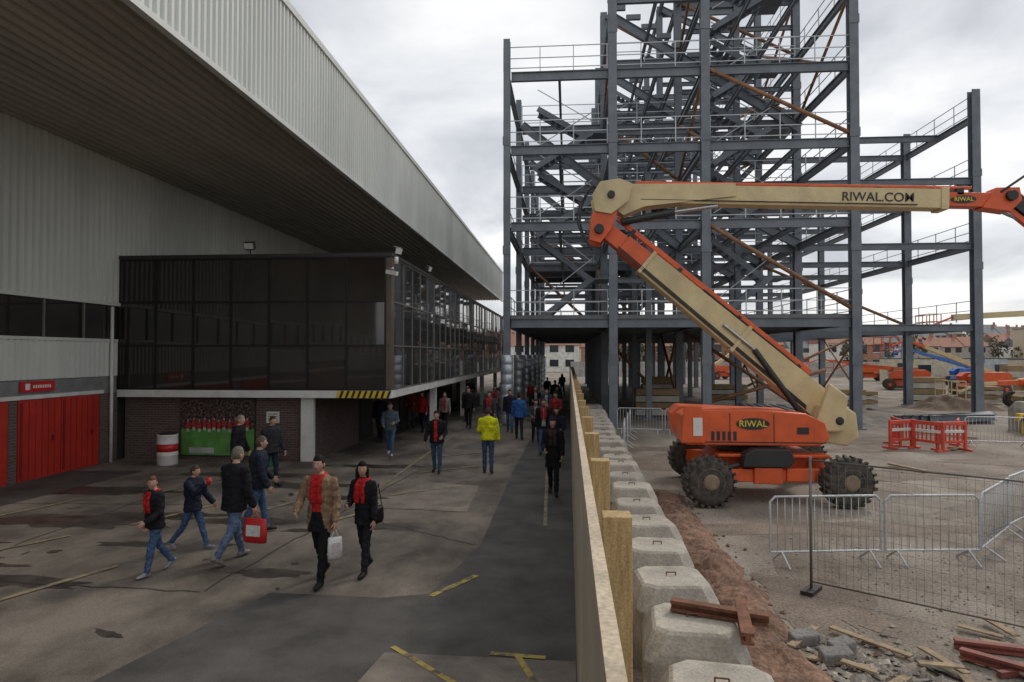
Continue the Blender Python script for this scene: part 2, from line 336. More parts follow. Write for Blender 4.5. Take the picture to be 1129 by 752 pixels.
for (x0,y0,x1,y1) in ((-13,9.4,-5,9.0),(-5,9.0,-4.2,19),(-4.2,19,-4.6,45),(-12.5,14,-4.3,14.4),(-9.2,4,-9.6,19.5),(-1.6,11.6,-3.9,13.2)):
    n=30; prev=None
    for i in range(n+1):
        t=i/n; p=(x0+(x1-x0)*t+rs.uniform(-.04,.04),y0+(y1-y0)*t+rs.uniform(-.04,.04))
        if prev:
            dx,dy=p[0]-prev[0],p[1]-prev[1]; l=math.hypot(dx,dy); nx_,ny_=-dy/l*.011,dx/l*.011
            b.sheet([(prev[0]-nx_,prev[1]-ny_),(p[0]-nx_,p[1]-ny_),(p[0]+nx_,p[1]+ny_),(prev[0]+nx_,prev[1]+ny_)],.0135)
        prev=p
b.obj('tar_seams',[M('tar',(.045,.04,.036),.6)])
def worn(name,col,base,thr=.5):
    m=M(name,col,.8,var=.5,scale=5,lo=thr-.08,hi=thr+.06,col2=col,fine=.12,bscale=60,det=8)
    mx=[n for n in m.node_tree.nodes if n.type=='MIX'][0]; mx.inputs[6].default_value=(*base,1); return m
yel=worn('worn_yellow_paint',(.42,.31,.08),(.1,.09,.07),.47); yel2=worn('faded_yellow_paint',(.29,.235,.125),(.15,.125,.1),.5)
def line(b,p,q,w,z,mi=0):
    p=V3((*p,0));q=V3((*q,0)); d=(q-p).normalized(); s_=V3((-d.y,d.x,0))*w/2
    b.sheet([tuple((p-s_)[:2]),tuple((q-s_)[:2]),tuple((q+s_)[:2]),tuple((p+s_)[:2])],z,mi)
b=MB()
line(b,(-1.85,9.1),(-1.35,10.0),.1,.016); line(b,(-1.95,7.5),(-1.0,6.6),.07,.016); line(b,(-.56,7.4),(-.30,6.7),.07,.016); line(b,(-.85,7.42),(-.25,7.36),.08,.0165)
line(b,(-.6,19),(-.45,13),.07,.016,1)
for X,Y,X1,Y1 in ((-10.2,9.2,-8.9,11.6),(-7.6,8.2,-6.9,10.0),(-8.3,12.4,-7.6,14.2),(-11.6,12.2,-10.9,14.6),(-6.4,13.6,-5.6,15.8),(-9.6,15.4,-8.8,17.5),(-4.7,12.8,-4.2,13.8),(-12.6,8.5,-11.4,9.6)):
    line(b,(X,Y),(X1,Y1),.11,.0175,1)
for y0 in(15.5,18.5,21.5,25,29): line(b,(-4.1,y0),(-2.6,y0+1.3),.11,.0175,1)
line(b,(-4.6,14.5),(-4.6,27),.1,.0178,1)
b.obj('road_markings',[yel,yel2])
# ---------------------------------------------------------------- football stand (left)
white=M('white_cladding',(.56,.57,.53),.5,var=.1,scale=.7,fine=.03,stretch=(1,1,.15))
fasc=M('fascia_cladding',(.58,.60,.58),.45,var=.1,scale=.7,fine=.03,stretch=(1,.6,.2),det=6)
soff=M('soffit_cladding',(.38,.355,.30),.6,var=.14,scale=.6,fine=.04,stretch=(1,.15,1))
dk=M('dark_metal',(.03,.028,.026),.5,var=.2)
glass=M('tinted_glazing',(.022,.016,.013),.04,var=.35,scale=.5,fine=.02,spec=.8)
glass2=M('mirrored_glazing',(.10,.10,.10),.04,.55,var=.2,scale=.5,fine=.02,spec=.9)
mull=M('mullion',(.006,.005,.005),.4,var=.1); mull2=M('side_mullion',(.16,.15,.14),.4,var=.1)
def brickm():
    m=D.materials.new('brown_brick'); m.use_nodes=True; N=m.node_tree.nodes; L=m.node_tree.links; B=N['Principled BSDF']
    tc=N.new('ShaderNodeTexCoord'); sp=N.new('ShaderNodeSeparateXYZ'); ad=N.new('ShaderNodeMath'); cb=N.new('ShaderNodeCombineXYZ')
    L.new(tc.outputs['Object'],sp.inputs[0]); L.new(sp.outputs[0],ad.inputs[0]); L.new(sp.outputs[1],ad.inputs[1]); L.new(ad.outputs[0],cb.inputs[0]); L.new(sp.outputs[2],cb.inputs[1])
    br=N.new('ShaderNodeTexBrick'); br.inputs['Scale'].default_value=1; br.inputs['Brick Width'].default_value=.225; br.inputs['Row Height'].default_value=.075; br.inputs['Mortar Size'].default_value=.008
    br.inputs['Color1'].default_value=(.12,.075,.065,1); br.inputs['Color2'].default_value=(.08,.052,.047,1); br.inputs['Mortar'].default_value=(.15,.13,.12,1)
    L.new(cb.outputs[0],br.inputs['Vector']); L.new(br.outputs[0],B.inputs['Base Color']); B.inputs['Roughness'].default_value=.9
    return m
brick=brickm()
redd=M('red_painted_door',(.45,.028,.018),.45,var=.14,scale=1.5,fine=.05); wht=M('white_paint',(.66,.65,.62),.6,var=.1,scale=2)
yb=M('hazard_yellow',(.65,.45,.02),.5,var=.08); bk=M('hazard_black',(.015,.015,.015),.5)
stand=empty('football_stand')
b=MB()
XW=-13.9
b.corr((XW,-10,4.84),(0,1,0),(0,0,4.4),(1,0,0),86,.25,.07,0)
b.corr((XW,-10,2.6),(0,1,0),(0,0,1.05),(1,0,0),30,.2,.05,0)
b.box(-14.6,XW-.02,-10,76,0,9.2,1)
b.box(XW-.015,XW+.11,-10,20,4.74,4.84,0); b.box(XW-.015,XW+.07,-10,20,3.64,3.72,0)
b.obj('wall_cladding',[white,dk],stand)
b=MB()
for i in range(20):
    y=-10+i*1.5; b.box(XW-.01,XW+.012,y+.03,y+1.47,3.73,4.73,0); b.box(XW-.01,XW+.05,y-.03,y+.028,3.725,4.735,1)
b.obj('window_band',[glass,mull2],stand)
b=MB(); b.box(XW-.015,XW+.02,-10,19.98,0,2.58,0); b.box(XW+.021,XW+.1,-10,19.3,2.1,2.2,1)
b.box(XW+.022,XW+.05,19.2,19.97,0,2.09,2)
b.box(XW+.022,XW+.05,15.88,16.14,0,2.09,2)
b.cyl((XW+.12,19.6,0),(XW+.12,19.6,4.7),.05,.05,1,10)
b.obj('ground_floor_wall',[M('grey_band',(.2,.2,.2),.7),wht,brick],stand)
b=MB()
for y0,y1 in((16.17,17.62),(17.65,19.15),(14.3,15.85),(12.8,14.27),(9,12)):
    b.box(XW+.022,XW+.06,y0,y1,.02,2.08,0)
    b.box(XW+.061,XW+.075,y0+.05,y0+.09,.1,2.0,1); b.box(XW+.061,XW+.12,(y0+y1)/2+.4,(y0+y1)/2+.44,.95,1.1,1)
    for k in range(6): b.box(XW+.061,XW+.068,y0+.12+k*.22,y0+.135+k*.22,.05,2.05,1)
b.obj('red_doors',[redd,M('door_dark_red',(.2,.015,.012),.5)],stand)
b=MB(); b.box(XW+.05,XW+.09,16.2,17.35,2.28,2.56,0); b.box(XW+.0905,XW+.093,16.35,16.5,2.34,2.5,1)
for k in range(8): b.box(XW+.0905,XW+.093,16.6+k*.08,16.65+k*.08,2.38,2.46,1)
b.obj('wall_sign',[M('sign_red',(.5,.02,.02),.4),wht],stand)
XF=-7.2
b=MB()
b.corr((XF,-10,9.15),(0,1,0),(0,0,2.95),(1,0,0),84,.22,.06,0)
b.box(XF-.08,XF+.1,-10,74.2,12.1,12.28,2); b.box(XF-.06,XF+.09,-10,74.2,9.02,9.14,2)
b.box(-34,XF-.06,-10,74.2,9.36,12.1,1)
b.corr((XW-.3,-10,9.24),(1,0,0),(0,84.2,0),(0,0,-1),6.6,.30,.07,1)
b.box(-24,XF-1.6,-10,70,12.1,13.0,2)
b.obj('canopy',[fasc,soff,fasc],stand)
bx0,bx1,by0,by1=-13.85,-5.3,20.0,58.0
b=MB(); b.box(bx0,bx1-.06,by0+.06,by1,2.18,6.15,2)
rows=[2.2,3.52,4.85,6.16]
rr=random.Random(3)
def panel(b,c,hx,hz,nrm,mi):
    t=rr.uniform(-.006,.006);t2=rr.uniform(-.006,.006)
    n=V3(nrm); hx=V3(hx)+n*(t); hz=V3(hz)+n*t2
    c=V3(c); q=[c-hx-hz,c+hx-hz,c+hx+hz,c-hx+hz]
    b.add(q,[(0,1,2,3)],mi)
W=(bx1-.15-bx0)/7
for i in range(7):
    for r in range(3):
        xc=bx0+(i+.5)*W; panel(b,(xc,by0-.0,(rows[r]+rows[r+1])/2),(W/2-.02,0,0),(0,0,(rows[r+1]-rows[r])/2-.02),(0,-1,0),0)
for i in range(8): b.box(bx0+i*W-.03,bx0+i*W+.03,by0-.035,by0+.02,2.2,6.16,1)
for r in rows: b.box(bx0,bx1,by0-.03,by0+.02,r-.03,r+.03,1)
n=30; dy=(by1-by0-.3)/n
for i in range(n):
    for r in range(3): panel(b,(bx1,by0+.3+(i+.5)*dy,(rows[r]+rows[r+1])/2),(0,dy/2-.02,0),(0,0,(rows[r+1]-rows[r])/2-.02),(1,0,0),5)
for i in range(n+1): b.box(bx1-.02,bx1+.03,by0+.3+i*dy-.02,by0+.3+i*dy+.02,2.2,6.16,3)
for r in rows: b.box(bx1-.02,bx1+.028,by0,by1,r-.02,r+.02,3)
b.box(bx1-.16,bx1+.03,by0-.03,by0+.28,2.2,6.16,4)
b.box(bx0,bx1+.06,by0-.06,by1,6.185,6.3,2)
b.obj('glazed_lounge',[glass,mull,dk,mull2,M('corner_panel',(.10,.075,.055),.35),glass2],stand)
b=MB()
b.box(bx0,bx1+.05,by0-.05,by0+.2,1.95,2.17,0); b.box(bx1-.2,bx1+.05,by0+.201,by1,1.95,2.17,0)
b.box(bx0,bx1-.21,by0+.21,by1,2.0,2.15,1)
b.box(bx0,-7.8,20.35,20.6,0,1.99,2); b.box(-8.05,-7.8,20.61,by1,0,1.99,2)
b.box(-8.12,-7.72,20.2,20.34,0,1.95,0)
for y in(25,31,38,45,52): b.box(-7.79,-7.74,y,y+1.6,.02,1.9,3)
for y in(28,36,44,52): b.box(-5.75,-5.5,y,y+.25,0,1.95,0)
for k in range(9):
    x=-6.95+k*.18
    b.add([(x,by0-.055,1.955),(x+.1,by0-.055,1.955),(x+.18,by0-.055,2.165),(x+.08,by0-.055,2.165)],[(0,1,2,3)],4)
    b.add([(x+.1,by0-.054,1.955),(x+.18,by0-.054,1.955),(x+.26,by0-.054,2.165),(x+.18,by0-.054,2.165)],[(0,1,2,3)],5)
b.obj('undercroft',[wht,dk,brick,dk,yb,bk],stand)
g1=M('poster_pitch',(.10,.27,.06),.5,var=.25,scale=3); g2=M('poster_crowd',(.045,.06,.07),.5,var=.9,scale=14,lo=.45,hi=.6,col2=(.16,.10,.09)); 
b=MB(); b.box(-12.0,-9.6,20.29,20.345,.12,1.9,0)
b.add([(-11.97,20.285,.15),(-9.63,20.285,.15),(-9.63,20.285,.95),(-11.97,20.285,.95)],[(0,1,2,3)],1)
b.add([(-11.97,20.285,.953),(-9.63,20.285,.953),(-9.63,20.285,1.87),(-11.97,20.285,1.87)],[(0,1,2,3)],2)
for i in range(12):
    x=-11.75+i*.17+.03*math.sin(i*7); zb=.86+.05*(i%2)
    b.box(x-.04,x+.04,20.28,20.284,zb,zb+.1,3); b.box(x-.045,x+.045,20.278,20.283,zb+.1,zb+.3,4); b.ell((x,20.28,zb+.35),.03,.004,.04,5,8,6)
b.add([(-11.7,20.281,.2),(-10.9,20.281,.2),(-10.9,20.281,.38),(-11.7,20.281,.38)],[(0,1,2,3)],3)
b.obj('poster',[dk,g1,g2,M('poster_white',(.4,.42,.4),.5),redpl,SK])
b=MB(); b.box(-9.25,-8.85,20.31,20.346,1.15,1.5,0)
for k in range(4): b.box(-9.2,-8.9,20.305,20.309,1.2+k*.07,1.23+k*.07,1)
b.obj('notice_sign',[wht,M('print_grey',(.15,.2,.2),.6)])
def drum(x,y,c1,c2):
    b=MB(); c=V3((x,y,0)); X=V3((1,0,0));Y=V3((0,1,0))
    def rg(zs,mi): b.rings([(c+V3((0,0,z)),X*r,Y*r) for z,r in zs],mi,20,True)
    rg([(.005,.27),(.03,.285),(.28,.285),(.30,.3),(.32,.285),(.40,.285)],0); rg([(.401,.284),(.62,.284)],1); rg([(.621,.285),(.64,.3),(.66,.285),(.86,.285),(.88,.295),(.9,.28)],0)
    b.rings([(c+V3((0,0,.901)),X*.25,Y*.25),(c+V3((0,0,.93)),X*.24,Y*.24)],2,20)
    b.obj('waste_drum',[c1,c2,dk])
drum(-11.8,19.3,wht,redpl); drum(-8.76,19.4,M('green_drum',(.03,.16,.08),.5),M('green_label',(.3,.45,.35),.5))
def flood(x,y,z,yaw):
    b=MB(); b.cyl((0,0,0),(0,0,.18),.02,.02,0,8); b.beam((-.14,0,.16),(.14,0,.16),.03,.03,0)
    b.obox((0,-.05,.28),V3((.16,0,0)),V3((0,.07,.03)),V3((0,-.03,.1)),0); b.obox((0,-.125,.25),V3((.14,0,0)),V3((0,.005,.002)),V3((0,-.03,.085)),1)
    o=b.obj('floodlight',[dk,whitepl]); o.location=(x,y,z); o.rotation_euler=(0,0,rad(yaw))
flood(-9.7,20.1,6.3,0); flood(-5.5,21.4,6.3,60); flood(-5.45,26,6.3,80)
b=MB(); b.beam((-5.3,19.95,5.8),(-5.15,19.7,5.8),.05,.05); b.beam((-5.35,19.75,5.7),(-5.0,19.6,5.62),.1,.12); b.cyl((-5.1,19.9,5.95),(-5.1,19.9,6.15),.06,.06)
b.obj('security_camera',[wht])
# ---------------------------------------------------------------- hoarding + posts + blocks
ply=M('hoarding_board',(.47,.40,.31),.7,var=.16,scale=.8,fine=.05,stretch=(1,.4,1),det=6); tim=M('post_timber',(.40,.27,.12),.8,var=.25,scale=4,fine=.12,stretch=(8,8,.6),col2=(.48,.35,.17),det=6)
b=MB()
y=-3.0
while y<62:
    b.box(.08+rr.uniform(-.003,.003),.098,y+.004,y+1.216,.02,2.56,0); y+=1.22
b.box(.099,.128,-3,62,2.38,2.5,1); b.box(.1,.13,-3,62,1.2,1.3,1); b.box(.101,.13,-3,62,.2,.3,1)
y=-3.0
while y<62: b.box(.074,.116,y+.003,y+3.597,2.565,2.6+rr.uniform(-.003,.003),2); y+=3.6
b.obj('hoarding_fence',[ply,tim,M('hoarding_cap',(.45,.37,.27),.7,var=.2,scale=3,det=6)])
b=MB(); y=4.5
while y<60: b.box(.22,.41,y,y+.2,0,2.17+rr.uniform(-.03,.03),0); b.box(.132,.218,y+.03,y+.17,1.2,1.3,0); y+=2.4
b.obj('fence_posts',[tim],bevel=.008)
conc=M('block_concrete',(.36,.33,.285),.9,var=.28,scale=2.2,bump=.4,bscale=40,fine=.08,det=8)
M_rust=M('rusty_steel',(.16,.07,.04),.85,.2,var=.3,scale=6)
def block(x,y,z=0,k=1,yaw=0):
    b=MB(); w=.44*k; t=.33*k; h=.84*k; vs=[]
    def oct(r,c,z): return [(-r+c,-r,z),(r-c,-r,z),(r,-r+c,z),(r,r-c,z),(r-c,r,z),(-r+c,r,z),(-r,r-c,z),(-r,-r+c,z)]
    L=[oct(w,.06,0),oct(w,.06,h*.72),oct(w*.97,.12,h*.80),oct(t+.03,.12,h*.97),oct(t,.11,h)]
    for q in L: vs+=q
    fs=[list(range(8))[::-1],list(range(32,40))]
    for i in range(4):
        for j in range(8): fs.append([i*8+j,i*8+(j+1)%8,i*8+8+(j+1)%8,i*8+8+j])
    b.add(vs,fs,0)
    b.cyl((-.05,0,h-.01),(-.05,0,h+.035),.008,.008,1,6); b.cyl((.05,0,h-.01),(.05,0,h+.035),.008,.008,1,6); b.cyl((-.055,0,h+.035),(.055,0,h+.035),.008,.008,1,6)
    o=b.obj('concrete_block',[conc,M_rust],bevel=.02); o.location=(x,y,z); o.rotation_euler=(0,0,rad(yaw)); return o
for i in range(24):
    o=block(1.14+rr.uniform(-.05,.05),3.75+i*1.3+rr.uniform(-.08,.08),0,rr.uniform(.93,1.05),rr.uniform(-9,9))
    if i<8:
        t=text('H20',(0,-.474,.42),.11,bk,o,name='stencil')
b=MB(); b.ibeam((.95,6.5,.93),(1.75,6.2,.92),.1,.1,0); b.ibeam((1.45,5.75,.93),(1.6,6.6,.92),.1,.1,0); b.obj('steel_offcuts',[M_rust])
soil=M('red_soil',(.16,.085,.055),.95,var=.35,scale=3,bump=1,bscale=22,fine=.2,col2=(.24,.14,.095),det=7)
def lump(name,x0,x1,y0,y1,hf,mat,nx=24,ny=120):
    b=MB(); vs=[]
    for j in range(ny+1):
        for i in range(nx+1):
            u=i/nx;v=j/ny; x=x0+(x1-x0)*u; y=y0+(y1-y0)*v
            e=min(1,4*min(u,1-u))*min(1,6*min(v,1-v))
            z=hf(u,v)*e*(.75+.6*noise.noise(V3((x*1.7,y*1.7,1))))+e*.06*noise.noise(V3((x*7,y*7,3)))+e*.035*noise.noise(V3((x*18,y*18,5)))-.02*(1-e)
            vs.append((x+.25*noise.noise(V3((y*1.2,0,u*2))),y,z-.01))
    fs=[(j*(nx+1)+i,j*(nx+1)+i+1,(j+1)*(nx+1)+i+1,(j+1)*(nx+1)+i) for j in range(ny) for i in range(nx)]
    b.add(vs,fs,0,True); b.obj(name,[mat])
lump('soil_mound',1.5,2.7,5.6,17,lambda u,v:.26*math.sin(math.pi*u),soil,30,200)
lump('rubble_mound',20,26,41,45,lambda u,v:.9*math.sin(math.pi*u)*math.sin(math.pi*v),M('brown_rubble',(.13,.09,.065),.95,bump=1,bscale=10),30,30)
lump('gravel_bank',8.5,18,31,36,lambda u,v:.35*math.sin(math.pi*v),M('grey_rubble',(.2,.18,.16),.95,bump=1,bscale=14),50,30)
def rocks(name,n,fx,mats,seed,smin=.02,smax=.07):
    r=random.Random(seed); b=MB()
    for i in range(n):
        x,y=fx(r); s_=r.uniform(smin,smax)*(1 if r.random()<.95 else 1.7); a=r.uniform(0,6.28)
        vs=[]
        for k,(dx,dy,dz) in enumerate(((1,0,.2),(.2,1,.3),(-1,.1,.2),(-.1,-1,.3),(.1,.1,.9),(0,0,-.4))):
            q=s_*r.uniform(.6,1.2); vs.append((x+(dx*math.cos(a)-dy*math.sin(a))*q,y+(dx*math.sin(a)+dy*math.cos(a))*q,max(0,dz*q+.15*s_)))
        b.add(vs,[(0,1,4),(1,2,4),(2,3,4),(3,0,4),(1,0,5),(2,1,5),(3,2,5),(0,3,5)],r.randrange(len(mats)))
    b.obj(name,mats)
st1=M('stone_light',(.33,.295,.25),.9,var=.2);st2=M('stone_brown',(.2,.14,.10),.9,var=.2);st3=M('stone_grey',(.23,.205,.18),.9,var=.2)
def fx(r):
    y=4+r.random()**1.6*24; return (1.9+r.random()*(y*.85),y)
rocks('loose_stones',5000,fx,[st1,st2,st3,st3],1,.007,.022)
rocks('rubble',460,lambda r:(3.0+r.gauss(0,.42),7.2+r.gauss(0,.45)),[st1,st3,st3],2,.02,.065)
rocks('soil_clods',1100,lambda r:(2.05+r.gauss(0,.33),r.uniform(5.8,16.5)),[soil,st2],3,.015,.05)
b=MB()
for i,(x,y,z,a) in enumerate(((2.62,7.95,.08,20),(2.95,7.75,.08,35),(2.8,7.5,.08,10))):
    c,s_=math.cos(rad(a)),math.sin(rad(a)); b.obox((x,y,z),V3((.17*c,.17*s_,0)),V3((-.07*s_,.07*c,.02)),V3((0,0,.065)),0)
b.obj('broken_kerb_stones',[M('old_kerb',(.17,.16,.15),.9,bump=.6,bscale=30)],bevel=.02)
b=MB(); b.ibeam((4.15,7.7,.08),(4.9,7.0,.08),.09,.1,0); b.ibeam((4.25,8.0,.06),(5.2,7.75,.06),.09,.09,0); b.beam((4.3,7.3,.04),(5.1,7.5,.04),.06,.06,0)
b.obj('steel_beams',[M('red_primer',(.2,.055,.04),.7,var=.3)])
b=MB(); r=random.Random(4)
for k in range(14):
    x=r.uniform(2.5,5.2);y=r.uniform(6.6,8.8);a=r.uniform(0,3.1);l=r.uniform(.15,.5); b.beam((x-l*math.cos(a),y-l*math.sin(a),.03+.004*k),(x+l*math.cos(a),y+l*math.sin(a),.05+.004*k),.09,.02,0)
for k in range(10):
    x=r.uniform(5,16);y=r.uniform(18,29);a=r.uniform(0,3.1);l=r.uniform(.4,1.2); b.beam((x-l*math.cos(a),y-l*math.sin(a),.05),(x+l*math.cos(a),y+l*math.sin(a),.07),.14,.05,0)
b.obj('scrap_planks',[M('scrap_wood',(.26,.19,.12),.85,var=.3,scale=6)])
b=MB(); prev=None
for i in range(46):
    t=i/45; p=V3((3.3+1.9*t+.16*math.sin(t*15),6.9+.5*math.sin(t*7)+.1*math.cos(t*21),.02))
    if prev: b.cap(prev,p,.014,.014,0,6)
    prev=p
b.obj('hose',[M('hose_rubber',(.02,.02,.02),.5)])
# ---------------------------------------------------------------- steel frame stand
steel=M('grey_painted_steel',(.135,.155,.18),.5,.0,var=.16,scale=1.5,fine=.05)
galv=M('galvanised',(.45,.47,.49),.45,.3,var=.1); brace=M('brace_steel',(.24,.12,.06),.7,.0,var=.3,scale=3); slab=M('deck',(.17,.17,.17),.8)
wrap=M('silver_wrap',(.45,.48,.52),.35,.5,var=.12,scale=3)
fr=empty('steel_frame_stand')
Xs=[-2.8,2.0,6.1,12.5]; TOP=[17.7,22.5,26.5,27.5]; Ys=[31+7.5*k for k in range(7)]
LV=[4.9,9.3,12.8,16.2,19.6,23.0,26.3]
XR=21.8
b=MB()
UP=V3((0,1,0))
def col(x,y,z0,z1,w=.36):
    b.ibeam((x,y,z0),(x,y,z1),w,w+.04,0,UP,.035)
    b.box(x-.32,x+.32,y-.32,y+.32,0,.06,0)
    z=z0+3
    while z<z1: b.box(x-w/2-.03,x+w/2+.03,y-w/2-.045,y-w/2-.022,z-.2,z+.2,0); z+=5
for yi,y in enumerate(Ys):
    for xi,x in enumerate(Xs): col(x,y,0,TOP[xi],.30 if xi<1 else .38)
    if yi>0: col(XR,y,0,17.5,.42)
    col(4.0,y+3.7,0,12.8,.28)
for y in Ys[1:]: col(9.3,y,0,23,.3)
b.obj('columns',[steel],fr)
b=MB()
for li,z in enumerate(LV):
    for yi,y in enumerate(Ys):
        for xi in range(3):
            if z<=TOP[xi]+.3 and z<=TOP[xi+1]+.3:
                b.ibeam((Xs[xi]+.2,y,z-.22),(Xs[xi+1]-.2,y,z-.22),.2,.42,0)
        if yi>0 and z<17 and not(yi==1 and z>16): b.ibeam((12.7,y,z-.2),(XR-.2,y,z-.2),.2,.36,0)
    for xi,x in enumerate(Xs+[XR]):
        tp=(TOP+[17])[xi]
        for yi in range(len(Ys)-1):
            if xi==4 and yi==0: continue
            if z<=tp+.3: b.ibeam((x,Ys[yi]+.22,z-.2),(x,Ys[yi+1]-.22,z-.2),.18,.36,0)
    if 5<z<20:
        for yi in range(len(Ys)-1):
            for x in(-.4,4.0,8.2,10.3):
                if x<0 and z>17: continue
                b.ibeam((x,Ys[yi]+.1,z-.2),(x,Ys[yi+1]-.1,z-.2),.12,.26,0)
for y in Ys[1:]:
    for z in(7.0,11.1,14.5,17.9,21.3): b.ibeam((2.2,y-3.7,z),(6.0,y-3.7,z),.15,.26,0)
    b.ibeam((-2.6,y,14.4),(1.8,y,14.4),.15,.26,0); b.ibeam((-2.6,y,11.0),(1.8,y,11.0),.15,.26,0)
    for z in(11.0,17.9,21.3): b.ibeam((6.3,y,z),(12.3,y,z),.15,.26,0)
b.ibeam((12.6,42,16.0),(XR-.1,42,16.0),.2,.36,0)
b.obj('beams',[steel],fr)
b=MB()
for yi,y in enumerate(Ys[1:]):
    yy=y-.3
    b.ibeam((2.2,yy,22.3),(12.6,yy,15.6),.25,.5,0); b.ibeam((-2.6,yy,16.2),(6.1,yy,9.2),.22,.45,0)
    b.ibeam((6.1,yy,12.8),(12.4,yy,9.3),.25,.5,0)
    b.ibeam((6.1,yy,26.3),(12.5,yy,22.9),.2,.4,0)
    for k in range(12):
        t=k/12; x=2.4+10*t; z=22.3-6.7*t+.35; b.box(x,x+.8,yy-.1,yy+.1,z-.15,z+.12,0)
b.obj('rakers',[steel],fr)
# stair flights
b=MB()
for (sx,sy) in((-1.6,34.5),(3.0,49.5),(7.2,34.6)):
    zs=LV[:4] if sx<0 else LV[:6]
    for k in range(len(zs)-1):
        z0,z1=zs[k],zs[k+1]; zm=(z0+z1)/2
        for (xa,xb,za,zb,yo) in((sx,sx+2.8,z0,zm,0),(sx+2.8,sx,zm,z1,1.2)):
            for e in(0,1.0): b.beam((xa,sy+yo+e,za),(xb,sy+yo+e,zb),.05,.28,0)
            for q in range(9):
                t=(q+.5)/9; x=xa+(xb-xa)*t; b.box(x-.13,x+.13,sy+yo+.03,sy+yo+.97,za+(zb-za)*t-.02,za+(zb-za)*t+.02,0)
            b.beam((xa,sy+yo,za+1),(xb,sy+yo,zb+1),.04,.04,1)
        b.box(sx+2.8,sx+3.7,sy,sy+2.2,zm-.06,zm,0)
b.obj('stair_flights',[steel,galv],fr)
b=MB()
for (xa,za,xb,zb,y) in ((6.3,16.0,12.3,13.0,30.9),(6.3,9.0,12.3,5.3,30.9),(2.2,12.6,6,9.4,38.4),(6.3,12.6,12.3,9.6,38.4),(6.3,22.8,12.3,19.8,38.4),(12.3,16,6.3,13,45.9),(2.2,4.6,6,.6,45.9),(6.3,4.6,12.3,.5,38.4),(12.8,.5,21.5,4.6,53.4),(12.8,9,21.5,5.2,45.9),(-2.6,9.2,1.8,5,46),(-2.6,12.6,1.8,9.6,53.4),(6.3,19.4,12.3,16.4,53.4),(12.3,2.5,6.3,.8,34),(2.2,16,6,13,38.3),(2.2,19.4,6,16.4,45.8),(6.3,19.4,12.3,16.4,38.3),(12.3,19.4,6.3,16.4,45.8),(6.3,26,12.3,23,38.3),(2.2,22,6,19.7,38.3),(6.3,9.1,12.3,5.2,45.8),(2.2,9.1,6,5.2,53.3),(6.3,12.6,12.3,9.5,53.3),(12.3,22.8,6.3,19.8,31.1),(-2.6,16,1.8,13,38.3),(2.2,13,6,16,53.3),(-2.6,5.2,1.8,9,53.3),(12.3,9.5,6.3,12.6,60.9)):
    b.cyl((xa,y,za),(xb,y,zb),.095,.095,0,8)
for x,z0,z1,yi in ((12.5,16,19.4,0),(12.5,9.4,12.6,1),(12.5,.5,4.6,2),(6.1,12.9,16,0),(6.1,.4,4.6,1),(XR,.4,4.7,3),(2.0,5,9.2,1),(-2.8,9.4,12.7,3),(12.5,19.6,22.9,1),(6.1,19.6,22.9,0),(12.5,23.2,26.2,0),(2.0,16.4,19.4,0)):
    b.cyl((x,Ys[yi]+.2,z0),(x,Ys[yi+1]-.2,z1),.08,.08,0,8); b.cyl((x,Ys[yi]+.2,z1),(x,Ys[yi+1]-.2,z0),.08,.08,0,8)
b.obj('braces',[brace],fr)
b=MB()
b.box(-3.0,12.7,31.1,76,4.905,5.05,0)
for k in range(15): b.box(-2.9,12.6,31.6+3*k,31.72+3*k,4.6,4.9,1)
b.box(-2.9,6,46.2,53.3,9.32,9.45,0); b.box(2.1,6.0,38.7,46.0,12.82,12.95,0); b.box(6.2,12.4,53.5,68,16.22,16.35,0)
b.obj('decks',[slab,steel],fr)
b=MB()
def rail(p,q,post=1.5):
    p=V3(p);q=V3(q);L=(q-p).length;n=max(1,int(L/post))
    for i in range(n+1):
        c=p.lerp(q,i/n); b.box(c.x-.02,c.x+.02,c.y-.02,c.y+.02,c.z,c.z+1.15)
    for h in(.15,.6,1.12): b.beam(p+V3((0,0,h)),q+V3((0,0,h)),.035,.035)
for z in LV[:4]:
    z=z+.02+(.13 if z<5 else 0)
    rail((-2.8,30.95,z),(12.4,30.95,z))
    for y in Ys[1:4]: rail((-2.6,y-.1,z),(12.4,y-.1,z),2)
    rail((-2.95,31,z),(-2.95,68,z),2); 
    rail((XR+.1,38.5,z),(XR+.1,76,z),2); rail((12.6,31.2,z),(12.6,68,z),2)
for z in LV[4:6]: rail((2.2,38.3,z),(12.4,38.3,z),2); rail((12.6,31.2,z),(12.6,68,z),2); rail((6.2,30.95,z),(12.3,30.95,z),2)
b.obj('edge_railings',[galv],fr)
b=MB()
for y in Ys:
    R=[]
    for k in range(7): R+=[(V3((-2.8,y,.1+k*.45)),V3((.28,0,0)),V3((0,.28,0))),(V3((-2.8,y,.12+k*.45)),V3((.292,0,0)),V3((0,.292,0))),(V3((-2.8,y,.53+k*.45)),V3((.292,0,0)),V3((0,.292,0)))]
    b.rings(R,0,20)
b.obj('column_wraps',[wrap],fr)
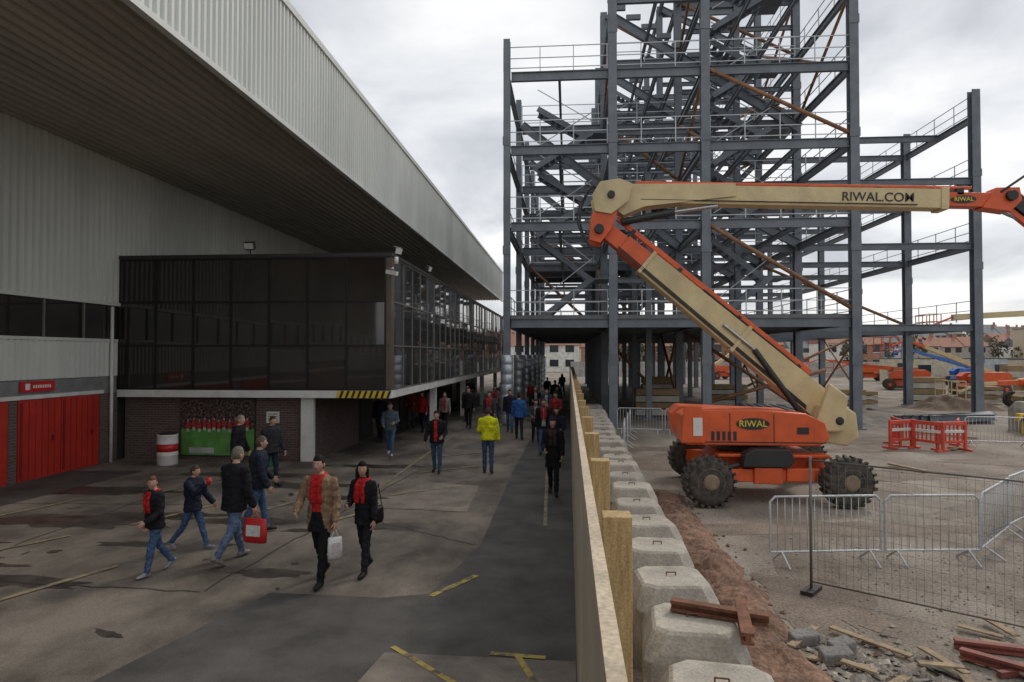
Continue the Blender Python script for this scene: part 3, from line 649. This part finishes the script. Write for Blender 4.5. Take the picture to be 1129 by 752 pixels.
# ---------------------------------------------------------------- boom lift
OR=M('orange_paint',(.62,.095,.02),.4,var=.16,scale=2,fine=.06,det=7); CR=M('cream_paint',(.55,.44,.24),.42,var=.16,scale=1.5,fine=.05,det=7)
RUB=M('tyre_rubber',(.03,.029,.028),.85,var=.3,scale=8,col2=(.09,.075,.06)); CHR=M('cylinder_rod',(.4,.4,.42),.2,.9); BLKP=M('black_part',(.02,.02,.022),.5,var=.2); DECY=M('decal_yellow',(.65,.5,.05),.4)
BL=M('blue_paint',(.03,.12,.4),.4)
def wheel(b,c,ax,r=.52,w=.42,tm=0,hm=1):
    c=V3(c);ax=V3(ax).normalized(); _,a,u=frame(ax); ay=ax.cross(a)
    pr=[(-w/2,r*.55),(-w/2,r*.8),(-w*.42,r*.95),(-w*.2,r*.99),(w*.2,r*.99),(w*.42,r*.95),(w/2,r*.8),(w/2,r*.55)]
    b.rings([(c+ax*t,a*q,ay*q) for t,q in pr],tm,28)
    pr=[(-w/2-.02,r*.2),(-w/2-.03,r*.3),(-w*.38,r*.38),(-w/2-.005,r*.56),(-w*.3,r*.57),(w*.3,r*.57),(w/2+.005,r*.56),(w*.38,r*.38),(w/2+.03,r*.3),(w/2+.02,r*.2)]
    b.rings([(c+ax*t,a*q,ay*q) for t,q in pr],hm,20)
    for i in range(22):
        for sd in(-1,1):
            t2=2*math.pi*i/22+(.14 if sd>0 else 0); rd=a*math.cos(t2)+ay*math.sin(t2); tg=ax.cross(rd)
            b.obox(c+ax*sd*w*.26+rd*(r*1.0),ax*w*.24+tg*.03,tg*.03,rd*.028,tm)
lift=empty('boom_lift')
b=MB()
axd=V3((-.10,1,0))
for x,y in [(2.98,14.95),(5.9,15.1),(3.2,18.5),(6.15,18.55)]: wheel(b,(x,y,.55),axd,.52,.42,0,1)
b.obj('wheels',[RUB,M('wheel_hub',(.18,.13,.09),.6,var=.3)],lift)
b=MB()
b.prism([(3.5,.55),(5.6,.55),(5.75,.75),(5.6,1.0),(3.5,1.0),(3.3,.8)],15.9,17.6,0)
for ya,yb_,xo in((15.15,15.9,0),(17.6,18.3,.2)):
    b.beam((3.6,16.2 if ya<16 else 17.3,.72),(3.0+xo,ya+.05 if ya<16 else 18.3,.62),.28,.3,0)
    b.beam((5.3,16.2 if ya<16 else 17.3,.72),(5.85+xo,ya+.15 if ya<16 else 18.3,.62),.28,.3,0)
b.beam((3.2,15.35,.62),(5.7,15.45,.62),.22,.28,0); b.box(4.0,4.6,15.2,15.34,.45,.8,0); b.box(4.7,5.3,15.25,15.36,.5,.78,0)
b.box(3.3,5.7,15.5,15.9,.98,1.05,0)
b.cyl((4.3,16.8,1.0),(4.3,16.8,1.24),.75,.7,1,24)
b.prism([(3.75,.82),(4.75,.82),(4.85,1.0),(4.75,1.2),(4.0,1.2),(3.8,1.1)],15.15,15.55,1)
b.cyl((3.3,15.25,.75),(3.7,15.3,.85),.06,.06,1,10)
b.obj('chassis',[OR,BLKP],lift,bevel=.03)
b=MB()
b.prism([(2.5,1.32),(2.62,1.24),(5.5,1.24),(5.7,1.4),(5.6,1.75),(5.2,1.95),(4.3,2.02),(2.7,2.02),(2.5,1.9)],15.5,16.35,0)
b.prism([(2.6,1.3),(5.6,1.3),(5.7,1.5),(5.3,1.9),(2.7,2.0),(2.5,1.8)],17.1,17.9,0)
b.prism([(2.9,1.25),(6.0,1.25),(6.0,1.6),(3.0,1.7)],16.36,17.09,1)
b.prism([(2.48,1.28),(3.0,1.28),(2.95,2.12),(2.55,2.12)],15.45,15.5,0)
b.obj('turntable_housing',[OR,BLKP],lift,bevel=.06)
b=MB()
b.box(2.75,2.95,15.435,15.448,1.45,1.85,0)
for k in range(5): b.box(3.15+k*.12,3.22+k*.12,15.488,15.498,1.35,1.55,1)
b.box(5.0,5.25,15.488,15.498,1.5,1.65,1); b.box(3.02,5.6,15.49,15.498,1.3,1.325,1); b.box(4.5,4.515,15.49,15.498,1.3,1.95,1); b.box(3.55,3.565,15.49,15.498,1.3,1.95,1)
b.rings([(V3((4.05,15.487,1.72)),V3((.36,0,0)),V3((0,0,.13))),(V3((4.05,15.482,1.72)),V3((.36,0,0)),V3((0,0,.13)))],1,24,False); b.obj('decals',[wht,BLKP],lift)
text('RIWAL',(4.05,15.476,1.72),.2,DECY,lift)
b=MB()
b.prism([(5.45,1.3),(6.35,1.15),(6.6,1.35),(6.55,1.9),(6.2,2.15),(5.7,2.1)],16.2,17.2,0)
b.prism([(5.5,1.5),(6.2,1.5),(6.3,2.3),(5.9,2.6)],16.0,16.19,0)
b.cyl((6.1,15.97,1.75),(6.1,17.25,1.75),.1,.1,1,16)
b.obj('boom_foot',[CR,BLKP],lift,bevel=.04)
A=V3((6.25,16.7,1.75)); Bk=V3((.75,16.5,6.35)); dv=(Bk-A).normalized()
b=MB(); UPZ=V3((0,0,1))
b.beam(A,A.lerp(Bk,.80),.5,.70,0,UPZ,.46,.58)
b.beam(A.lerp(Bk,.8001),A.lerp(Bk,.9),.4,.46,1); b.beam(A.lerp(Bk,.9001),Bk,.34,.38,1)
for t in(.03,.4,.795): b.beam(A.lerp(Bk,t),A.lerp(Bk,t+.012),.55,.74 if t<.5 else .62,0)
nrm=V3((dv.z,0,-dv.x)); nrm=-nrm if nrm.z<0 else nrm
b.beam(A.lerp(Bk,.16)+nrm*.46,A.lerp(Bk,.97)+nrm*.40,.14,.11,1); b.beam(A.lerp(Bk,.2)+nrm*.385,A.lerp(Bk,.6)+nrm*.37,.24,.03,2)
for t in(.2,.45,.7,.9): b.beam(A.lerp(Bk,t)+nrm*.25,A.lerp(Bk,t)+nrm*.44,.16,.1,2)
b.cyl(A+V3((-.7,0,-.1))+V3((0,-.28,0)),A.lerp(Bk,.35)+V3((0,-.28,0)),.07,.07,2,12); b.cyl(A.lerp(Bk,.35)+V3((0,-.28,0)),A.lerp(Bk,.48)+V3((0,-.28,0)),.04,.04,3,10)
for k in range(3): b.cyl(A.lerp(Bk,.1)-nrm*.3+V3((0,-.27,0.04*k)),A.lerp(Bk,.9)-nrm*.2+V3((0,-.27,.04*k)),.014,.014,2,6)
b.obj('tower_boom',[CR,OR,BLKP,CHR],lift,bevel=.02)
b=MB()
for y0,y1 in((16.12,16.2),(16.8,16.88)):
    b.prism([(.5,5.95),(.75,5.88),(1.0,6.2),(1.15,6.6),(1.0,6.85),(.7,6.8),(.52,6.5)],y0,y1,1)
    b.prism([(.62,6.62),(1.0,6.55),(1.4,6.85),(1.5,7.25),(1.2,7.38),(.75,7.32),(.55,7.0)],y0-.05,y1-.051 if y0<16.5 else y1+.02,0)
b.prism([(.7,7.0),(1.0,7.3),(3.9,7.25),(3.9,6.95),(1.8,6.75),(1.3,6.55)],16.25,16.75,0)
b.cyl((.72,16.0,6.2),(.72,16.95,6.2),.11,.11,2,14); b.cyl((1.0,16.0,7.0),(1.0,16.95,7.0),.09,.09,2,14)
b.cyl((1.25,16.35,6.4),(2.5,16.35,6.62),.09,.09,2,12); b.cyl((2.5,16.35,6.62),(3.5,16.35,6.75),.05,.05,3,10)
for off in(0,.06):
    prev=None
    for i in range(9):
        t=i/8; p=V3((.55-(.28+off)*math.sin(math.pi*t),16.04-off,5.7+1.5*t)); 
        if prev: b.cap(prev,p,.025,.025,2,6)
        prev=p
b.obj('knuckle',[CR,OR,BLKP,CHR],lift,bevel=.015)
b=MB()
U0=V3((1.4,16.5,7.08));U1=V3((9.6,16.5,6.78))
b.beam(U0,U0.lerp(U1,.88),.42,.44,0); b.beam(U0.lerp(U1,.8801),U1,.32,.32,1)
b.beam(U0+V3((.2,-.1,.27)),U0.lerp(U1,.95)+V3((0,-.1,.27)),.12,.06,1); 
for t in(.1,.3,.5,.7,.84,.92): b.beam(U0.lerp(U1,t)+V3((0,-.1,.1)),U0.lerp(U1,t)+V3((0,-.1,.26)),.16,.12,2)
b.beam(U0.lerp(U1,.865),U0.lerp(U1,.885),.48,.5,0)
b.cyl(U0+V3((.3,-.24,-.16)),U0.lerp(U1,.8)+V3((0,-.24,-.16)),.016,.016,2,6)
b.prism([(9.4,6.6),(10.0,6.5),(10.25,6.75),(10.2,7.05),(9.7,7.05)],16.3,16.7,1)
b.cyl((10.0,16.2,6.85),(10.0,16.8,6.85),.12,.12,2,12)
J0=V3((10.1,16.5,6.85));J1=V3((12.3,16.5,4.95))
b.beam(J0+V3((.05,0,.12)),J1+V3((.05,0,.12)),.16,.14,1); b.beam(J0-V3((.1,0,.22)),J1-V3((.1,0,.22)),.14,.12,1); b.beam(J0,J0.lerp(J1,.3),.24,.3,2); b.cyl(J0+V3((-.3,0,-.25)),J0.lerp(J1,.45),.06,.06,3,8)
b.cap(J0+V3((-.3,-.2,.1)),J0+V3((.2,-.22,.45)),.03,.03,2,6); b.cap(J0+V3((.2,-.22,.45)),J0+V3((.7,-.22,-.2)),.03,.03,2,6)
b.obj('upper_boom',[CR,OR,BLKP,CHR],lift,bevel=.015)
b=MB(); b.box(12.3,13.5,15.4,17.6,4.3,4.36,0)
for z in(4.8,5.4):
    for (p,q) in (((12.3,15.4),(13.5,15.4)),((12.3,17.6),(13.5,17.6)),((12.3,15.4),(12.3,17.6)),((13.5,15.4),(13.5,17.6))): b.beam((*p,z),(*q,z),.04,.04)
for x in(12.3,12.9,13.5):
    for y in(15.4,17.6): b.beam((x,y,4.36),(x,y,5.4),.04,.04)
b.beam((12.3,16.2,4.4),(12.3,16.2,5.3),.3,.1,1)
b.obj('platform',[OR,BLKP],lift)
o=text('RIWAL.COM',(7.1,16.28,6.87),.29,BLKP,lift,off=.006); o.rotation_euler=(rad(90),rad(2.1),0)
b=MB(); b.rings([(V3((9.0,16.335,6.8)),V3((.28,0,0)),V3((0,0,.09))),(V3((9.0,16.325,6.8)),V3((.28,0,0)),V3((0,0,.09)))],0,20,False); b.obj('boom_decal',[BLKP],lift)
text('RIWAL',(9.0,16.32,6.8),.14,DECY,lift)
def lift2(x,y,yaw,paint,boomc,ang,L,fold=None,name='boom_lift',k=1):
    e=empty(name,(x,y,0)); e.rotation_euler=(0,0,rad(yaw)); b=MB()
    for wx in(-1.3,1.3):
        for wy in(-1,1): wheel(b,(wx,wy*1.05,.48),(0,1,0),.46,.36,2,0)
    b.prism([(-1.3,.4),(1.3,.4),(1.5,.7),(1.2,.95),(-1.2,.95),(-1.5,.7)],-.7,.7,0)
    b.prism([(-1.9,1.05),(1.2,1.05),(1.3,1.5),(.9,1.8),(-1.6,1.85),(-2.0,1.6)],-1.0,-.3,0); b.prism([(-1.9,1.05),(1.2,1.05),(1.3,1.5),(.9,1.8),(-1.6,1.85),(-2.0,1.6)],.3,1.0,0)
    b.cyl((0,0,.95),(0,0,1.1),.6,.6,3,16)
    a=rad(ang); p0=V3((-1.3,0,1.7)); d=V3((math.cos(a),0,math.sin(a)))
    b.beam(p0,p0+d*L*.55,.3*k,.36*k,1); b.beam(p0+d*L*.5501,p0+d*L*.8,.24*k,.28*k,1); b.beam(p0+d*L*.8001,p0+d*L,.18*k,.2*k,0)
    q=p0+d*L
    if fold is not None:
        a2=rad(fold); d2=V3((math.cos(a2),0,math.sin(a2))); b.beam(q,q+d2*L*.7,.24*k,.28*k,1); q=q+d2*L*.7
    b.beam(q,q+V3((1.2,0,-.5)),.12,.12,0); c=q+V3((1.3,0,-.9))
    b.box(c.x,c.x+.8,-1,1,c.z,c.z+.06,0)
    for h in(.55,1.1):
        for s1 in(-1,1): b.beam((c.x,s1,c.z+h),(c.x+.8,s1,c.z+h),.05,.05,0)
        b.beam((c.x,-1,c.z+h),(c.x,1,c.z+h),.05,.05,0); b.beam((c.x+.8,-1,c.z+h),(c.x+.8,1,c.z+h),.05,.05,0)
    for xx in(0,.8):
        for s1 in(-1,0,1): b.beam((c.x+xx,s1,c.z),(c.x+xx,s1,c.z+1.1),.05,.05,0)
    b.obj('body',[paint,boomc,RUB,BLKP],e)
lift2(41,53,180,OR,CR,31,9,-3,k=1.5); lift2(31,66,160,OR,OR,6,6); lift2(33,58,190,OR,CR,20,8); lift2(42,76,195,BL,BL,14,9); lift2(37,88,170,OR,OR,8,7); lift2(20,92,20,OR,CR,30,7); lift2(28.8,44,178,CR,OR,-3,5)
# ---------------------------------------------------------------- barriers
def crowd_barrier(p,q,h=1.05):
    b=MB(); p=V3((*p,0));q=V3((*q,0)); d=(q-p).normalized(); n=V3((-d.y,d.x,0)); Z=V3((0,0,1)); L=(q-p).length
    z0=.2
    b.cap(p+Z*z0,p+Z*(h-.08),.018,.018,0,8); b.cap(q+Z*z0,q+Z*(h-.08),.018,.018,0,8)
    b.cap(p+Z*(h-.08),p+d*.08+Z*h,.018,.018,0,8);b.cap(q+Z*(h-.08),q-d*.08+Z*h,.018,.018,0,8)
    b.cap(p+d*.08+Z*h,q-d*.08+Z*h,.018,.018,0,8); b.cap(p+Z*z0,q+Z*z0,.018,.018,0,8)
    k=int(L/.115)
    for i in range(1,k): b.cyl(p+d*L*i/k+Z*z0,p+d*L*i/k+Z*h,.0065,.0065,0,6)
    for t in(.18,L-.18):
        c=p+d*t; b.cap(c+Z*.2,c+n*.28+Z*.02,.016,.016,0,6); b.cap(c+Z*.2,c-n*.28+Z*.02,.016,.016,0,6)
    b.obj('crowd_barrier',[galv])
crowd_barrier((3.1,10.9),(4.85,11.15)); crowd_barrier((4.92,11.15),(6.4,11.3)); crowd_barrier((6.48,11.4),(7.8,12.9)); crowd_barrier((7.85,13.0),(9.3,14.4))
for i in range(4): crowd_barrier((2.0+i*1.9,28.5-.3*i),(3.8+i*1.9,28.3-.3*i))
for i in range(4): crowd_barrier((14+i*2.1,25.5-.5*i),(16+i*2.1,25.2-.5*i))
for i in range(3): crowd_barrier((1.75+.3*i,22+i*2.3),(1.95+.3*i,24.1+i*2.3))
b=MB(); p=V3((3.3,9.7,0)); q=V3((7.6,6.45,0)); d=(q-p).normalized(); Z=V3((0,0,1)); L=(q-p).length
for t in(0,3.4): c=p+d*t; b.cyl(c,c+Z*1.85,.019,.019,0,8); b.obox(c+Z*.03,d*.08,V3((-d.y,d.x,0))*.2,Z*.03,1)
b.cyl(p+Z*1.8,q+Z*1.8,.012,.012,0,8); b.cyl(p+Z*.15,q+Z*.15,.012,.012,0,8)
for i in range(int(L/.09)): c=p+d*i*.09; b.cyl(c+Z*.15,c+Z*1.8,.0018,.0018,0,4)
for i in range(13): b.cyl(p+Z*(.2+i*.13),q+Z*(.2+i*.13),.0018,.0018,0,4)
b.obj('mesh_site_fence',[M('fence_wire',(.14,.13,.12),.5,.3),BLKP])
RB=M('red_barrier_plastic',(.55,.07,.04),.5,var=.15)
def pbar(x,y,yaw):
    b=MB(); w=1.0
    for sx in(-1,1): b.box(sx*w/2-.05,sx*w/2+.05,-.04,.04,.0,1.0,0); b.box(sx*w/2-.04,sx*w/2+.04,-.3,.3,0,.07,0)
    b.box(-w/2+.05,w/2-.05,-.03,.03,.85,.98,0); b.box(-w/2+.05,w/2-.05,-.03,.03,.25,.35,0); b.box(-w/2+.05,w/2-.05,-.028,.028,.6,.70,1)
    for i in range(6): b.box(-.38+i*.15,-.34+i*.15,-.025,.025,.35,.85,0)
    o=b.obj('plastic_barrier',[RB,whitepl],bevel=.01); o.location=(x,y,0); o.rotation_euler=(0,0,rad(yaw))
for x,y,a in((11.5,24.8,25),(12.2,24.4,-60),(12.9,24.3,10),(11.7,25.6,80),(13.6,25.2,60)): pbar(x,y,a)
block(19.5,30.5,0,1.5); 
b=MB(); b.box(18.2,21.5,29.3,29.6,.55,.85,0)
for k in range(8): b.add([(18.2+k*.4,29.297,.552),(18.4+k*.4,29.297,.552),(18.6+k*.4,29.297,.848),(18.4+k*.4,29.297,.848)],[(0,1,2,3)],1)
b.box(18.4,18.6,29.35,29.55,0,.55,0); b.box(21,21.2,29.35,29.55,0,.55,0); b.obj('hazard_barrier',[yb,bk])
b=MB()
for i in range(6): b.ibeam((9+i*.4,33.0,.45),(9.3+i*.4,38,.45),.25,.3,0)
for i in range(5): b.ibeam((15+i*.4,33.0,.3),(20+i*.2,34+i*.4,.3),.25,.3,0)
b.obj('stacked_steel',[steel])
b=MB()
for (x,y,z) in((14.5,40,1.2),(16,42,1.0),(24,50,1.6),(9,44,1.3),(30,66,2),(40,66,2.2),(3.5,36,1.4),(4.6,43,1.8),(26,47,1.1)):
    for k in range(4): b.box(x,x+2.2,y,y+1.2,.1+k*z/4,.05+(k+1)*z/4,k%2)
b.obj('material_stacks',[M('pale_pack',(.4,.38,.33),.8),M('timber_pack',(.25,.17,.09),.8)])
# ---------------------------------------------------------------- background
hill=M('hill_vegetation',(.07,.075,.05),.95,var=.4,scale=.03,col2=(.14,.13,.09),fine=.1,bscale=.4)
def hz(x,y):
    d=max(0,y-160); return -.3+d*.05*min(1,d/60)+ (min(1,d/100))*(3*noise.noise(V3((x*.005,y*.005,1))))
b=MB(); vs=[];nx,ny=90,24
for j in range(ny+1):
    for i in range(nx+1):
        x=-600+1300*i/nx; y=160+j*18; vs.append((x,y,hz(x,y)))
b.add(vs,[(j*(nx+1)+i,j*(nx+1)+i+1,(j+1)*(nx+1)+i+1,(j+1)*(nx+1)+i) for j in range(ny) for i in range(nx)],0,True); b.obj('hill',[hill])
wallm=[M('render_cream',(.55,.49,.38),.9),M('house_brick',(.33,.18,.12),.9),M('render_white',(.66,.65,.6),.9),M('pennant_stone',(.36,.32,.28),.9)]
roofm=[M('slate_roof',(.14,.14,.15),.8),M('tile_roof',(.27,.13,.09),.85)]; win=M('window_pane',(.03,.035,.04),.1)
def house(x,y,w,dp,h,r,wm,rm,z=0):
    b=MB(); b.box(x,x+w-.05,y,y+dp,z-1,z+h,0)
    b.add([(x-.1,y-.3,z+h),(x+w,y-.3,z+h),(x+w,y+dp/2,z+h+r),(x-.1,y+dp/2,z+h+r),(x-.1,y+dp+.3,z+h),(x+w,y+dp+.3,z+h)],[(0,1,2,3),(3,2,5,4),(0,3,4),(1,5,2)],1)
    b.box(x+w-.7,x+w-.1,y+dp/2-.4,y+dp/2+.4,z+h+r-.6,z+h+r+1.0,2)
    for zz in(1.0,3.7):
        for xx in(.15,.6): b.box(x+w*xx,x+w*(xx+.25),y-.04,y+.05,z+zz,z+zz+1.3,3); b.box(x+w*xx-.08,x+w*(xx+.25)+.08,y-.06,y+.04,z+zz-.12,z+zz-.01,4)
    b.obj('terraced_house',[wm,rm,wallm[1],win,wallm[2]])
r=random.Random(5)
for row,y in enumerate((128,176,215,262,320,390)):
    x=-24 if row<1 else -50
    xe=(120,140,170,190,230,260)[row]
    while x<xe:
        w=r.choice([5.2,5.6,6.5]); wm=r.choice(wallm); rm=r.choice(roofm); n=r.randint(2,4) if row<2 else r.randint(2,5)
        if not(row==0 and 60<x<140):
            for k in range(n): house(x+k*w,y+r.uniform(-.3,.3),w,8,5.0+r.uniform(-.2,.4),2.4,wm if r.random()<.55 else r.choice(wallm),rm,max(0,hz(x+k*w,y)))
        x+=n*w+r.choice([3,7,14] if row<2 else [8,16,26])
b=MB(); b.box(92,150,128,150,0,8.5,0); b.box(91.8,150,127.8,150,8.5,8.9,1)
for k in range(16): b.box(92.2+3.7*k,92.35+3.7*k,127.93,128,0,8.5,1)
b.obj('warehouse',[M('beige_cladding',(.46,.39,.29),.8,var=.06),M('beige_trim',(.33,.28,.21),.8)])
b=MB()
for (x,y,c) in((44,70,0),(46.5,84,1),(36,80,0),(58,92,1)):
    b.box(x,x+7,y,y+2.6,.15,2.75,c); b.box(x+.8,x+1.8,y-.02,y+.02,.3,2.3,2); b.box(x+3,x+4.4,y-.02,y+.02,1.2,2.1,3); b.box(x-.03,x+7.03,y-.03,y+2.63,2.75,2.85,2)
b.obj('site_cabins',[M('cabin_cream',(.5,.45,.33),.6),M('cabin_grey',(.35,.38,.4),.6),dk,win])
b=MB(); r=random.Random(9)
for t in range(80):
    y=r.choice([122,150,168,200,240,290])+r.uniform(-4,4); x=r.uniform(-40,60+y*.5); H=r.uniform(4.5,8.0); g=max(0,hz(x,y))
    b.cyl((x,y,g-.5),(x,y,g+H*.5),.25,.12,1,6)
    for k in range(5):
        a=r.uniform(0,6.28); b.cyl((x,y,g+H*.4),(x+math.cos(a)*H*.25,y+math.sin(a)*H*.25,g+H*r.uniform(.65,.9)),.1,.03,1,5)
    for k in range(110):
        v=V3((r.gauss(0,1),r.gauss(0,1),r.gauss(0,1))).normalized()*r.random()**.4
        c=V3((x,y,g+H*.66))+V3((v.x*H*.32,v.y*H*.32,v.z*H*.36)); s_=r.uniform(.2,.55); e1=V3((r.uniform(-1,1),r.uniform(-1,1),r.uniform(-1,1)))*s_; e2=V3((r.uniform(-1,1),r.uniform(-1,1),r.uniform(-1,1)))*s_
        b.add([c-e1,c+e2,c+e1,c-e2],[(0,1,2,3)],0 if r.random()<.6 else 2)
b.obj('tree_line',[M('dull_foliage',(.07,.075,.045),.9),M('bark',(.06,.05,.04),.9),M('brown_foliage',(.12,.09,.06),.9)])
b=MB(); 
for i in range(38): b.box(.3+i*1.9,2.15+i*1.9,102,102.05,0,2.2,0)
b.obj('site_hoarding',[M('grey_hoarding',(.36,.35,.33),.8)])
# ---------------------------------------------------------------- world & light
az=rad(38); el=rad(42)
w=D.worlds.new('World'); scene.world=w; w.use_nodes=True; nt=w.node_tree; N=nt.nodes; L=nt.links; N.clear()
out=N.new('ShaderNodeOutputWorld'); bg=N.new('ShaderNodeBackground'); bg.inputs[1].default_value=.10
sky=N.new('ShaderNodeTexSky'); sky.sky_type='NISHITA'; sky.sun_disc=False; sky.sun_elevation=el; sky.sun_rotation=az
L.new(sky.outputs[0],bg.inputs[0])
tc=N.new('ShaderNodeTexCoord'); sp=N.new('ShaderNodeSeparateXYZ'); L.new(tc.outputs['Generated'],sp.inputs[0])
mxz=N.new('ShaderNodeMath'); mxz.operation='MAXIMUM'; mxz.inputs[1].default_value=0; L.new(sp.outputs[2],mxz.inputs[0])
az_=N.new('ShaderNodeMath'); az_.operation='ADD'; az_.inputs[1].default_value=.22; L.new(mxz.outputs[0],az_.inputs[0])
cb=N.new('ShaderNodeCombineXYZ')
for i in(0,1):
    dv_=N.new('ShaderNodeMath'); dv_.operation='DIVIDE'; L.new(sp.outputs[i],dv_.inputs[0]); L.new(az_.outputs[0],dv_.inputs[1]); L.new(dv_.outputs[0],cb.inputs[i])
ns=N.new('ShaderNodeTexNoise'); ns.inputs['Scale'].default_value=1.5; ns.inputs['Detail'].default_value=6; ns.inputs['Roughness'].default_value=.52; ns.inputs['Distortion'].default_value=.3
mpp=N.new('ShaderNodeMapping'); mpp.inputs['Location'].default_value=(3.3,1.2,0); L.new(cb.outputs[0],mpp.inputs[0]); L.new(mpp.outputs[0],ns.inputs['Vector'])
cr=N.new('ShaderNodeValToRGB'); e=cr.color_ramp.elements; e[0].position=.34; e[0].color=(.54,.56,.60,1); e[1].position=.60; e[1].color=(1.0,1.0,.99,1)
m_=cr.color_ramp.elements.new(.46); m_.color=(.75,.765,.79,1)
L.new(ns.outputs[0],cr.inputs[0])
bg2=N.new('ShaderNodeBackground'); bg2.inputs[1].default_value=1.08; L.new(cr.outputs[0],bg2.inputs[0])
mx=N.new('ShaderNodeMixShader'); mx.inputs[0].default_value=.9; L.new(bg.outputs[0],mx.inputs[1]); L.new(bg2.outputs[0],mx.inputs[2]); L.new(mx.outputs[0],out.inputs[0])
sl=D.lights.new('sun','SUN'); sl.energy=1.5; sl.angle=rad(11); sl.color=(1,.93,.82); so=D.objects.new('sun',sl); scene.collection.objects.link(so)
sd=V3((math.sin(az)*math.cos(el),math.cos(az)*math.cos(el),math.sin(el))); so.rotation_euler=(-sd).to_track_quat('-Z','Y').to_euler(); so.location=(30,30,40)
cd=D.cameras.new('camera'); cam=D.objects.new('camera',cd); scene.collection.objects.link(cam); scene.camera=cam
cd.lens=24; cd.sensor_width=36; cd.clip_end=4000; cd.clip_start=.05
cam.location=(0,0,3.25); cam.rotation_euler=(rad(90+1.14),0,rad(4.74))
scene.view_settings.view_transform='Standard'; scene.view_settings.look='None'; scene.view_settings.exposure=0
print('OBJS',len(D.objects))
